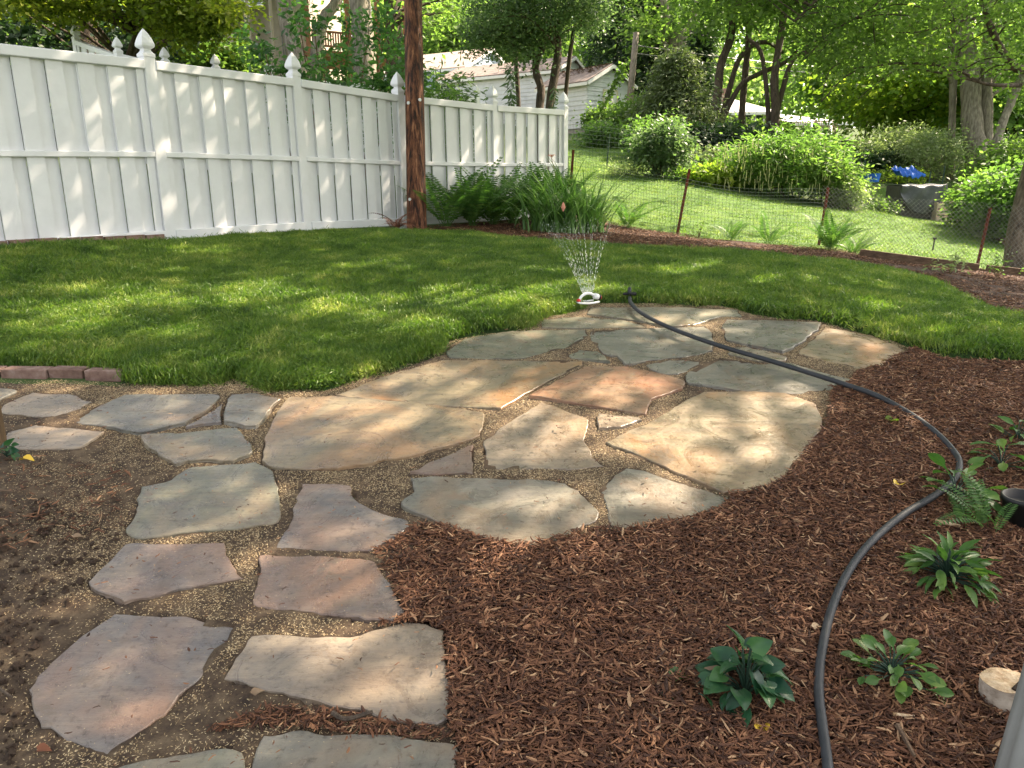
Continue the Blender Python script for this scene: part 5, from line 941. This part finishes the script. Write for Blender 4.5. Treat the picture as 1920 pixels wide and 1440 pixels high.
# ================================================================== HOSE AND SPRINKLER
HP = [(1180, 566), (1183, 582), (1200, 600), (1240, 623), (1300, 648), (1370, 672), (1440, 693), (1500, 712), (1580, 738), (1640, 757), (1700, 788), (1752, 826), (1786, 862), (1797, 888), (1785, 918), (1748, 948), (1700, 977), (1660, 1008), (1618, 1050), (1584, 1100), (1560, 1155), (1546, 1205), (1536, 1262), (1533, 1320), (1539, 1380), (1547, 1440), (1556, 1530)]
hp = hitp(HP); hp = smoothpath(hp, 7); on = np.zeros(len(hp), bool)
for s_ in SPOLY: on |= inpoly(hp, s_)
pin = inpoly(hp, path) | on; lift = np.where(pin, .040, .026); lift = np.convolve(np.pad(lift, 7, 'edge'), np.ones(15)/15, 'valid'); hp[:, 2] = H(hp[:, 0], hp[:, 1])+lift+.0135
back = hit(1180, 552, .07)[0]; st_ = np.array([hp[0]+(back-hp[0])*t+[0, 0, .05*math.sin(t*3.1)] for t in np.linspace(1, 0, 6)[:-1]]); hp = np.vstack([st_, hp])
hz_ = empty('garden_hose', hp[0], 'black rubber garden hose winding from the turf across the flagstones and the mulch', 'hose'); mb = MB(); mb.tube(hp, .0135, 12); mb.build('hose_body', M['hose'], hz_, True)
a = hit(1168, 551, .07)[0]; b = hit(1193, 551, .07)[0]; mb = MB(); mb.tube([a, (a+b)/2, b], [.009, .013, .013], 10); mb.build('coupling', M['black'], hz_)
c0 = hit(1100, 566, .055)[0]; SD_ = float((c0-CAMP) @ -R[:, 2]); kx = 52/F*SD_/.25; spk = empty('sprinkler', c0, 'small white oscillating lawn sprinkler with red ends, spraying a fan of water', 'sprinkler')
X_ = (unp(1130, 556, 6.1)-unp(1078, 564, 6.0)); X_[2] = 0; X_ /= np.linalg.norm(X_); Yy = np.cross([0, 0, 1], X_)
def sp(u, v, z): return c0+(X_*u+Yy*v+np.array([0, 0, z]))*kx
mb = MB(); mb.tube(smoothpath([sp(-.09, -.05, .0), sp(.0, -.065, -.005), sp(.10, -.05, 0)], 4), .007, 8); mb.tube(smoothpath([sp(-.09, .05, .0), sp(.0, .065, -.005), sp(.10, .05, 0)], 4), .007, 8); mb.tube([sp(-.09, -.05, 0), sp(-.09, .05, 0)], .007, 8); mb.build('base_frame', M['white'], spk, True)
arc = smoothpath([sp(-.075, 0, .02), sp(-.055, 0, .052), sp(-.01, 0, .075), sp(.04, 0, .072), sp(.085, 0, .05)], 6); mb = MB(); mb.tube(arc, .010, 10); mb.build('spray_bar', M['white'], spk, True)
mb = MB(); mb.tube([sp(.08, 0, .048), sp(.125, 0, .035)], [.022, .02], 12); mb.build('motor_housing', M['white'], spk, True); mb = MB(); mb.tube([sp(.120, 0, .036), sp(.137, 0, .032)], .021, 12); mb.build('dial', M['black'], spk, True)
for p, q in ((sp(-.098, 0, .012), sp(-.072, 0, .022)), (sp(.137, 0, .031), sp(.150, 0, .028))): mb = MB(); mb.tube([p, q], .013, 10); mb.build('end_cap', M['red'], spk, True)
for i in range(17):
    f = i/16; u0 = -.045+.11*f; xt = 1026+(1140-1026)*f; top = unp(xt+rng.normal()*2, 415+rng.random()*35+20*abs(f-.5), SD_+1.2+.3*rng.random()); a = sp(u0, 0, .085); q = []
    for t in np.linspace(0, 1, 16):
        p = a+(top-a)*t; p[2] += .28*math.sin(t*math.pi*.5)*0+.18*t*(1-t); q.append(p)
    q = np.array(q); mb = MB(); u_ = 0.0
    while u_ < .97:
        l_ = (.03+.05*rng.random())*(1.2-u_*.8); tt = np.clip(np.array([u_, u_+l_*.5, min(u_+l_, 1)])*15, 0, 15); mb.tube(np.column_stack([np.interp(tt, np.arange(16), q[:, k]) for k in range(3)])+rng.normal(size=3)*.004*u_, [.0009, .0019, .0011], 4); u_ += l_*(1.25+.9*u_)
    o = mb.build('water_jet', M['water'], spk)
    dr = MB()
    for _ in range(26):
        p = q[-1]+(rng.random(3)-.5)*[.16, .2, .12]+[0, 0, .0]-np.array([0, 0, .35*rng.random()**1.5])*0; r = .0016; dr.add(p+np.array([[r, 0, -r*2], [-r, r, -r*2], [-r, -r, -r*2], [0, 0, r*3]]), [(0, 1, 2), (0, 3, 1), (1, 3, 2), (2, 3, 0)])
    dr.build('spray_drops', M['water'], o, kind='stuff')
# ================================================================== FOREGROUND THINGS
a = hit(-2, 842)[0]; wpst = empty('wooden_post', a, 'brown wooden post cut by the left frame edge beside the cream slab', 'post'); mb = MB(); mb.box(a+[0, 0, .07], (.055, .055, .30)); o = mb.build('shaft', M['wood_post'], wpst); bv = o.modifiers.new('bevel', 'BEVEL'); bv.width = .004
# grey fluted metal post at the lower right, cut log beside it
b = hit(1905, 1500)[0]; b = b+[.02, 0, 0]; mp = empty('metal_downspout', b, 'grey fluted metal downspout at the lower right corner beside the cut log', 'downspout'); k = 28; V = []; zz = np.linspace(-.05, .62, 12)
for z in zz:
    for j in range(k):
        th = 2*math.pi*j/k; r = .052+.006*math.cos(th*7); V.append([b[0]-.022+r*math.cos(th)+(z)*.34, b[1]+r*math.sin(th)+z*.30, b[2]+z])
mb = MB(); mb.add(V, [(i*k+j, i*k+(j+1) % k, (i+1)*k+(j+1) % k, (i+1)*k+j) for i in range(len(zz)-1) for j in range(k)]+[tuple((len(zz)-1)*k+j for j in range(k))]); mb.build('pipe', M['galvpost'], mp, True)
b = hit(1893, 1335)[0]; lg = empty('cut_log', b, 'short pale cut log standing in the mulch at the lower right', 'log'); mb = MB(); k = 26; V = []
for z, rs in ((-.02, 1), (.01, 1.02), (.05, 1.0), (.085, .99)):
    for j in range(k): th = 2*math.pi*j/k; r = .064*rs*(1+.05*math.sin(th*2+1)+.03*math.sin(th*5)); V.append([b[0]+r*math.cos(th)-z*.10, b[1]+.02+r*math.sin(th)*.95, b[2]+z])
mb.add(V, [(i*k+j, i*k+(j+1) % k, (i+1)*k+(j+1) % k, (i+1)*k+j) for i in range(3) for j in range(k)]); mb.build('bark', M['paleb'], lg, True)
mb = MB(); top = np.array(V[-k:]); c = top.mean(0); V2_ = [c+(p-c)*.995+[0, 0, .0005] for p in top]+[c+(p-c)*.6+[0, 0, .003+.003*rng.random()] for p in top]+[c+[0, 0, .001]]
mb.add(V2_, [(j, (j+1) % k, k+(j+1) % k, k+j) for j in range(k)]+[(k+j, k+(j+1) % k, 2*k) for j in range(k)]); o = mb.build('cut_face', M['cut'], lg)
mb = MB()
for dx, dy, l in ((.01, -.03, .05), (.03, -.015, .035), (.035, -.045, .03)): mb.box(c+[dx, dy, .004], (l, .010, .006), [[.8, .6, 0], [-.6, .8, 0], [0, 0, 1]])
mb.build('rot_crack', M['soil'], lg)
# leafy plants: every leaf is a mesh of its own
def leafshape(kind, n_=9):
    V = []; Fc = []; m_ = n_
    for i in range(m_+1):
        f = i/m_
        if kind == 'heart': w_ = .52*math.sin(math.pi*min(1, f**.62))**.75*(1-.25*f) if 0 < f < 1 else (.0 if f else .30)
        elif kind == 'spoon': w_ = .035+.20*max(0, math.sin(math.pi*max(0, (f-.30)/.70)))**.7
        else: w_ = .02+.15*math.sin(math.pi*f**.8)**1.1
        if f == 1: w_ = .004
        x = f-(.16 if kind == 'heart' and False else 0); cv = -.16*f*f+.05*math.sin(f*3.1)
        ruf = .012*math.sin(i*2.4)
        V += [[x-(.12*(1-f)**3 if kind == 'heart' else 0), -w_, cv+.22*w_+ruf], [x, -w_*.5, cv+.06*w_], [x, 0, cv-.012], [x, w_*.5, cv+.06*w_], [x-(.12*(1-f)**3 if kind == 'heart' else 0), w_, cv+.22*w_-ruf]]
    Fc = [(5*i+j, 5*(i+1)+j, 5*(i+1)+j+1, 5*i+j+1) for i in range(m_) for j in range(4)]; return V, Fc
LM = {k: mesh('leaf', *leafshape(k), LF[m_], True) for k, m_ in (('heart', 'hosta'), ('spoon', 'herb'), ('lance', 'herb'))}
def rosette(label, x, y, kind, n_, L_, R_, hh, cat='plant', name='leafy_plant', tilt=(.2, .9), pet='green_paint', sq=1.0):
    p = gat(x, y)+[0, 0, .015]; root = empty(name, p, label, cat); mb = MB()
    for i in range(n_):
        a_ = i*2.4+rng.normal()*.3; rr_ = R_*math.sqrt((i+.5)/n_)*(.85+.3*rng.random()); h_ = hh*(1.05-(rr_/R_)**1.6*.8)*(.8+.35*rng.random()); q = np.array([math.cos(a_)*rr_*.55, math.sin(a_)*rr_*.55*sq, h_]); s_ = L_*(.65+.55*rng.random())
        mb.tube(smoothpath([p, p+q*[.4, .4, .65], p+q], 3), [.0022]*7, 4, False); o = bpy.data.objects.new('leaf', LM[kind]); link(o, root); o.location = q; o.scale = (s_, s_*(.85+.3*rng.random()), s_)
        o.rotation_euler = Matrix.Rotation(a_+rng.normal()*.35, 3, 'Z').to_4x4().to_euler(); o.rotation_euler.rotate_axis('Y', tilt[0]-(tilt[1])*(1-rr_/R_)*1.0+rng.normal()*.32); o.rotation_euler.rotate_axis('X', rng.normal()*.5)
    mb.build('stalks', M[pet], root); return root
rosette('dark plant with big heart-shaped leaves, lowest in the mulch left of the hose', 1395, 1318, 'heart', 38, .066, .150, .135, tilt=(.5, .9))
rosette('light green rosette of spoon-shaped leaves between the hose and the cut log', 1668, 1280, 'spoon', 48, .062, .165, .07, tilt=(.15, .9))
rosette('dense bushy plant of narrow pointed leaves right of the hose bend', 1772, 1096, 'lance', 95, .078, .185, .10, tilt=(.3, 1.1))
rosette('small leafy tuft at the right frame edge, the topmost of the mulch plants', 1905, 838, 'lance', 16, .085, .12, .11)
rosette('little pale-leaved plant beside the fern near the hose at the right edge', 1875, 885, 'spoon', 14, .10, .14, .10)
rosette('bright broad-leaved seedling in the hose loop left of the potted fern', 1790, 940, 'spoon', 16, .11, .17, .10, tilt=(.2, .7))
rosette('small round-leaved weed at the foot of the wooden post, left edge', 14, 862, 'heart', 9, .045, .07, .06, cat='weed', tilt=(.3, .9))
rosette('sparse weed trailing from the left of the heart-leaved plant', 1298, 1312, 'heart', 5, .05, .14, .05, cat='weed', tilt=(.3, .9))
p = gat(1850, 1000); fern('airy fern with pale stems in the mulch at the right edge', (p[0], p[1]), 10, .36, up=.8, arc=(20, 200))
b = gat(1912, 985); pt = empty('plant_pot', b, 'black plastic nursery pot cut by the right frame edge', 'pot'); mb = MB(); mb.lathe(b, [(.055, -.01), (.07, .10), (.076, .10), (.076, .12), (.068, .12), (.062, .09)], 24); mb.build('pot_body', M['black'], pt, True); mb = MB(); mb.lathe(b+[0, 0, .0], [(.064, .085), (.001, .092)], 16); mb.build('potting_soil', M['soil'], pt)
# fallen leaves and twigs, one object each
def curl(label, x, y, s_, mat, a_=0, lift=.03, name='fallen_leaf', cat='leaf', group='fallen leaves'):
    p = gat(x, y)+[0, 0, lift]; V, Fc = leafshape('heart', 5); V = np.array(V); V[:, 2] += V[:, 1]**2*.8; c, s = math.cos(a_), math.sin(a_); V = np.column_stack([V[:, 0]*c-V[:, 1]*s, V[:, 0]*s+V[:, 1]*c, V[:, 2]+.15])*s_
    o = obj(name, V+p, Fc, mat, None, True, p); tag(o, label, cat, group)
curl('bright yellow leaf on the dark soil near the wooden post', 45, 877, .05, M['yellow']); curl('yellow leaf in the mulch below the heart-leaved plant', 1425, 1392, .045, M['yellow'], 1.2)
curl('green and orange leaf on the mulch left of the heart-leaved plant', 1262, 1296, .06, LF['herb'], .4); curl('pale green leaf lying on the lawn near its middle', 766, 552, .07, LF['bright'], .2, .09)
curl('large dry brown leaf under the heart-leaved plant', 1350, 1325, .12, M['dry'], 2.4); curl('small yellow leaf in the mulch left of the hose loop', 1682, 926, .05, M['yellow'], .8); curl('yellow-green leaf on the mulch right of the largest slab', 1665, 804, .06, LF['yellow'], .3)
curl('tan leaf lying between the two lowest slabs', 478, 1318, .035, M['dry'], .9, .02); curl('pale curled leaf on the mulch by the spoon-leaved plant', 1525, 1198, .035, M['cut'], .3); curl('tan leaf on the soil left of the lower stepping stones', 140, 1222-200, .04, M['dry'], .5, .02)
curl('reddish chip of leaf at the lower left soil', 72, 1424, .035, M['dry_red'], .2, .02)
def stickm(label, pts, r, mat='wood', group='sticks lying on the mulch'):
    P = hitp(pts); P[:, 2] += .03; q = smoothpath(P, 4); mb = MB(); mb.tube(q, np.linspace(r, r*.6, len(q)), 6); tag(mb.build('stick', M[mat], None, loc=P[0]), label, 'stick', group)
stickm('thick brown root piece in the gap above the lowest grey slab', [(625, 1354), (650, 1366), (700, 1352)], .008, 'bark_dark'); stickm('pale split stick below the fern at the right', [(1752, 990), (1798, 1000)], .009, 'cut')
stickm('long weathered stick in the mulch below the spoon-leaved plant', [(1680, 1378), (1712, 1436)], .008, 'wood'); stickm('thin twig poking in at the lower left edge', [(0, 1306), (26, 1325)], .005, 'bark_dark'); stickm('brown stick beside the large round slab corner', [(1180, 1093), (1220, 1078), (1150, 1100)][:2], .008, 'wood')
stickm('slender pale twig on the mulch below the cut log', [(1672, 1357), (1712, 1361)], .005, 'cut'); stickm('dark twig on the soil near the left edge', [(0, 932), (25, 934)], .005, 'wood')
# soil clods at the left
CL = sample(hitp([(0, 900), (230, 1000), (160, 1090), (60, 1250), (40, 1290), (60, 1380), (180, 1440), (100, 1600), (-300, 1600), (-300, 900)]), 1500)
def rockv(seed):
    r_ = np.random.default_rng(seed); V = r_.normal(size=(10, 3)); V /= np.linalg.norm(V, axis=1)[:, None]; V *= (.7+.5*r_.random(10))[:, None]; import bmesh
    bm = bmesh.new(); [bm.verts.new(v) for v in V]; bmesh.ops.convex_hull(bm, input=bm.verts); bm.verts.index_update(); Vv = [list(v.co) for v in bm.verts]; Ff = [[v.index for v in f.verts] for f in bm.faces]; bm.free(); return Vv, Ff
RK = [rockv(i) for i in range(4)]
scatter('soil_clods', np.column_stack([CL, H(CL[:, 0], CL[:, 1])+.005]), rng.random((len(CL), 3))*6.28, .004+.014*rng.random(len(CL))**3, [(v, f, M['clod']) for v, f in RK], 'dark clods and pebbles on the bare soil left of the path', 'soil clods')
# ================================================================== MULCH CHIPS, SEED HUSKS, GRASS
def chipv(seed):
    r_ = np.random.default_rng(seed); n_ = 4; V = []; w_ = .09+.10*r_.random(); cv = r_.normal()*.25
    for i in range(n_+1):
        f = i/n_-.5; ww = w_*(1-(abs(f)*1.7)**2*.8)*(.8+.4*r_.random()); y = cv*f*f; z = .10*r_.normal()*abs(f)
        V += [[f, y-ww, z-.03], [f, y, z+.06], [f, y+ww, z-.03], [f, y, z-.05]]
    Fc = [(4*i+j, 4*i+(j+1) % 4, 4*(i+1)+(j+1) % 4, 4*(i+1)+j) for i in range(n_) for j in range(4)]+[(3, 2, 1, 0), tuple(4*n_+j for j in range(4))]; return V, Fc
CH = [(*chipv(i), M['chip']) for i in range(9)]
def chips(name, poly, n_, base, label, holes, sc=(.014, .05), near=None):
    P = sample(poly, n_); keep = np.ones(len(P), bool)
    for h_ in holes: keep &= ~inpoly(P, h_)
    P = P[keep]; m_ = len(P); z = H(P[:, 0], P[:, 1])+base+.016*rng.random(m_)+.030*(vn(P[:, 0], P[:, 1], .5)+.5*vn(P[:, 0], P[:, 1], .185)-.75)
    rot = np.column_stack([rng.normal(size=m_)*.35, rng.normal(size=m_)*.28, rng.random(m_)*6.28]); L_ = sc[0]+(sc[1]-sc[0])*rng.random(m_)**2.2
    scl = np.column_stack([L_, np.minimum(L_, .036)*(.35+.65*rng.random(m_)), np.minimum(L_, .03)*.8]); scatter(name, np.column_stack([P, z]), rot, scl, CH, label, 'mulch')
nearm = hitp([(1712, 655), (1640, 690), (1560, 735), (1548, 800), (1480, 890), (1372, 934), (1180, 995), (1020, 1021), (830, 990), (769, 990), (697, 1035), (740, 1110), (760, 1160), (700, 1180), (835, 1185), (846, 1350), (858, 1400), (862, 1560), (2120, 1560), (2250, 900), (2200, 690), (1920, 690), (1765, 674)])
chips('mulch_chips', nearm, 165000, .018, 'shredded brown bark mulch filling the bed right of the path', SPOLY, (.010, .058))
chips('rear_mulch_chips', band, 42000, .04, 'shredded brown bark mulch along the wire fence', [], (.03, .09))
# stray chips on soil and slabs' gaps
G1 = hitp([(0, 860), (250, 880), (230, 1000), (0, 1050), (-200, 1000), (-200, 870)]); chips('stray_bark', G1, 700, .008, 'loose bark bits on the dark soil at the left', SPOLY, (.012, .06))
G2 = hitp([(600, 1150), (850, 1160), (860, 1400), (842, 1400), (840, 1360), (500, 1330), (380, 1380), (480, 1370), (860, 1395), (862, 1385), (640, 1335), (770, 1160)]); chips('gap_bark', G2, 3000, .012, 'bark bits in the gaps of the lower stepping stones', SPOLY, (.012, .05))
SD = []
for i in range(4):
    r_ = np.random.default_rng(40+i); c_ = r_.normal()*.25; SD.append(([[-.5, 0, 0], [0, -.13, c_*.3], [.5, 0, 0], [0, .13, c_*.3], [0, 0, .13+c_*.3]], [(0, 1, 4), (1, 2, 4), (2, 3, 4), (3, 0, 4), (0, 3, 2, 1)], M['seed']))
P = sample(path, 420000); keep = np.ones(len(P), bool)
for s_ in SPOLY: keep &= ~inpoly(P, s_)
px_, py_ = proj(np.column_stack([P, H(P[:, 0], P[:, 1])])); fl = vn(P[:, 0], P[:, 1], .16)*.5+vn(P[:, 0], P[:, 1], .5)*.5
dens = np.clip((fl-.27)*2.8, .12, 1)*np.clip((px_+60)/260, .12, 1)*np.where((py_ > 840) & (px_ < 330), np.clip(.25+(px_+100)/500, 0, .8), 1); keep &= rng.random(len(P)) < dens
P = P[keep]; m_ = len(P); bed = .006+.02*(vn(P[:, 0], P[:, 1], .3)+.5*vn(P[:, 0], P[:, 1], .3*.37)-.75)
scatter('seed_husks', np.column_stack([P, H(P[:, 0], P[:, 1])+bed+.003*rng.random(m_)]), np.column_stack([rng.normal(size=m_)*.5, rng.normal(size=m_)*.3, rng.random(m_)*6.28]), .0065+.0045*rng.random(m_), SD, 'pale seed husks spread over the soil between the flagstones', 'seed husks')
# husks strewn on the slabs
Ps = np.concatenate([sample(s_, int(170 if i in (0, 1, 3, 5, 8, 9, 27, 28, 29, 30) else 45)) for i, s_ in enumerate(SPOLY)])
def ontop(P, poly, pad=.025):
    A_ = np.c_[poly, np.ones(len(poly))]; pl = np.linalg.lstsq(A_, H(poly[:, 0], poly[:, 1]), rcond=None)[0]; return P @ pl[:2]+pl[2]+pad
zz = np.zeros(len(Ps))
for s_ in SPOLY: q = inpoly(Ps, s_); zz[q] = ontop(Ps[q], s_, .033)
zz[zz == 0] = H(*Ps[zz == 0].T)
scatter('husks_on_slabs', np.column_stack([Ps, zz]), np.column_stack([np.zeros((len(Ps), 2)), rng.random(len(Ps))*6.28]), .003+.004*rng.random(len(Ps)), SD, 'stray pale husks strewn on the flagstones', 'seed husks')
Pd = np.concatenate([sample(s_, 34) for s_ in SPOLY]); zd = np.zeros(len(Pd))
for s_ in SPOLY: q = inpoly(Pd, s_); zd[q] = ontop(Pd[q], s_, .033)
Pd = Pd[zd != 0]; zd = zd[zd != 0]
scatter('debris_on_slabs', np.column_stack([Pd, zd]), np.column_stack([np.zeros((len(Pd), 2)), rng.random(len(Pd))*6.28]), .006+.018*rng.random(len(Pd))**2, CH, 'dark crumbs and bark bits lying on the flagstones', 'debris')
# grass: tufts of bent blades
def tuft(seed, n_, h_, spread, w_=.0022):
    r_ = np.random.default_rng(seed); V = []; Fc = []
    for _ in range(n_):
        a_ = r_.random()*6.28; b = np.array([r_.normal()*spread, r_.normal()*spread, -.005]); l = h_*(.5+.7*r_.random()); k = len(V); cv = .5+1.3*r_.random(); an = 1.5-.5*r_.random(); sd = np.array([-math.sin(a_), math.cos(a_), 0]); p = b.copy()
        for j in range(4):
            f = j/3; ww = w_*(1-f**2)+.0002; V += [p-sd*ww, p+sd*ww]; th = an-cv*f; p = p+np.array([math.cos(a_)*math.cos(th), math.sin(a_)*math.cos(th), math.sin(th)])*l/3
        Fc += [(k+2*j, k+2*j+1, k+2*j+3, k+2*j+2) for j in range(3)]
    return V, Fc
GR = [(*tuft(60+i, 13, .046, .024, .0026), LF['blade']) for i in range(6)]
def grass(name, poly, n_, lift, label, sc=(.7, 1.3), lean=.45, bumpy=.02, bs=.6, shrink=.02):
    P = sample(poly, n_); d = dpoly(P, poly); P = P[d > shrink]; d = d[d > shrink]; m_ = len(P); t = np.clip(d/.06, 0, 1); z = H(P[:, 0], P[:, 1])+lift*t-.005+bumpy*t*(vn(P[:, 0], P[:, 1], bs)+.5*vn(P[:, 0], P[:, 1], bs*.37)-.75)
    lx = (vn(P[:, 0], P[:, 1], .33)-.5)*2*lean+(vn(P[:, 0], P[:, 1], .12)-.5)*lean; ly = (vn(P[:, 0]+50, P[:, 1], .33)-.5)*2*lean+(vn(P[:, 0]+50, P[:, 1], .12)-.5)*lean
    s_ = (sc[0]+(sc[1]-sc[0])*rng.random(m_))*(.75+.5*vn(P[:, 0], P[:, 1]+70, .5)); scatter(name, np.column_stack([P, z]), np.column_stack([lx+rng.normal(size=m_)*.2, ly+rng.normal(size=m_)*.2, rng.random(m_)*6.28]), s_, GR, label, 'grass')
lv = lawn[(proj(lawn)[0] > -500)]
grass('lawn_grass', lawn, 150000, .04, 'fresh green turf in front of the white fence', (.6, 1.2), .8)
nl_ = hitp([(-320, 700), (0, 690), (100, 692), (225, 704), (242, 722), (330, 728), (415, 726), (440, 714), (468, 730), (497, 738), (540, 738), (613, 733), (697, 707), (760, 684), (825, 664), (842, 640), (900, 621), (1003, 617), (1012, 602), (1096, 583), (1100, 560), (900, 570), (600, 620), (300, 620), (0, 600), (-320, 600)])
grass('front_edge_grass', nl_, 50000, .04, 'finer dense grass at the near edge of the turf', (.6, 1.05), .8)
GB = [(*tuft(80+i, 10, .05, .05, .004), LF['blade']) for i in range(4)]; GR = GB
grass('back_grass', lawn_b, 60000, .01, 'mown sunny grass of the back garden', (.5, .9), .3, .03, 1.5, .05)
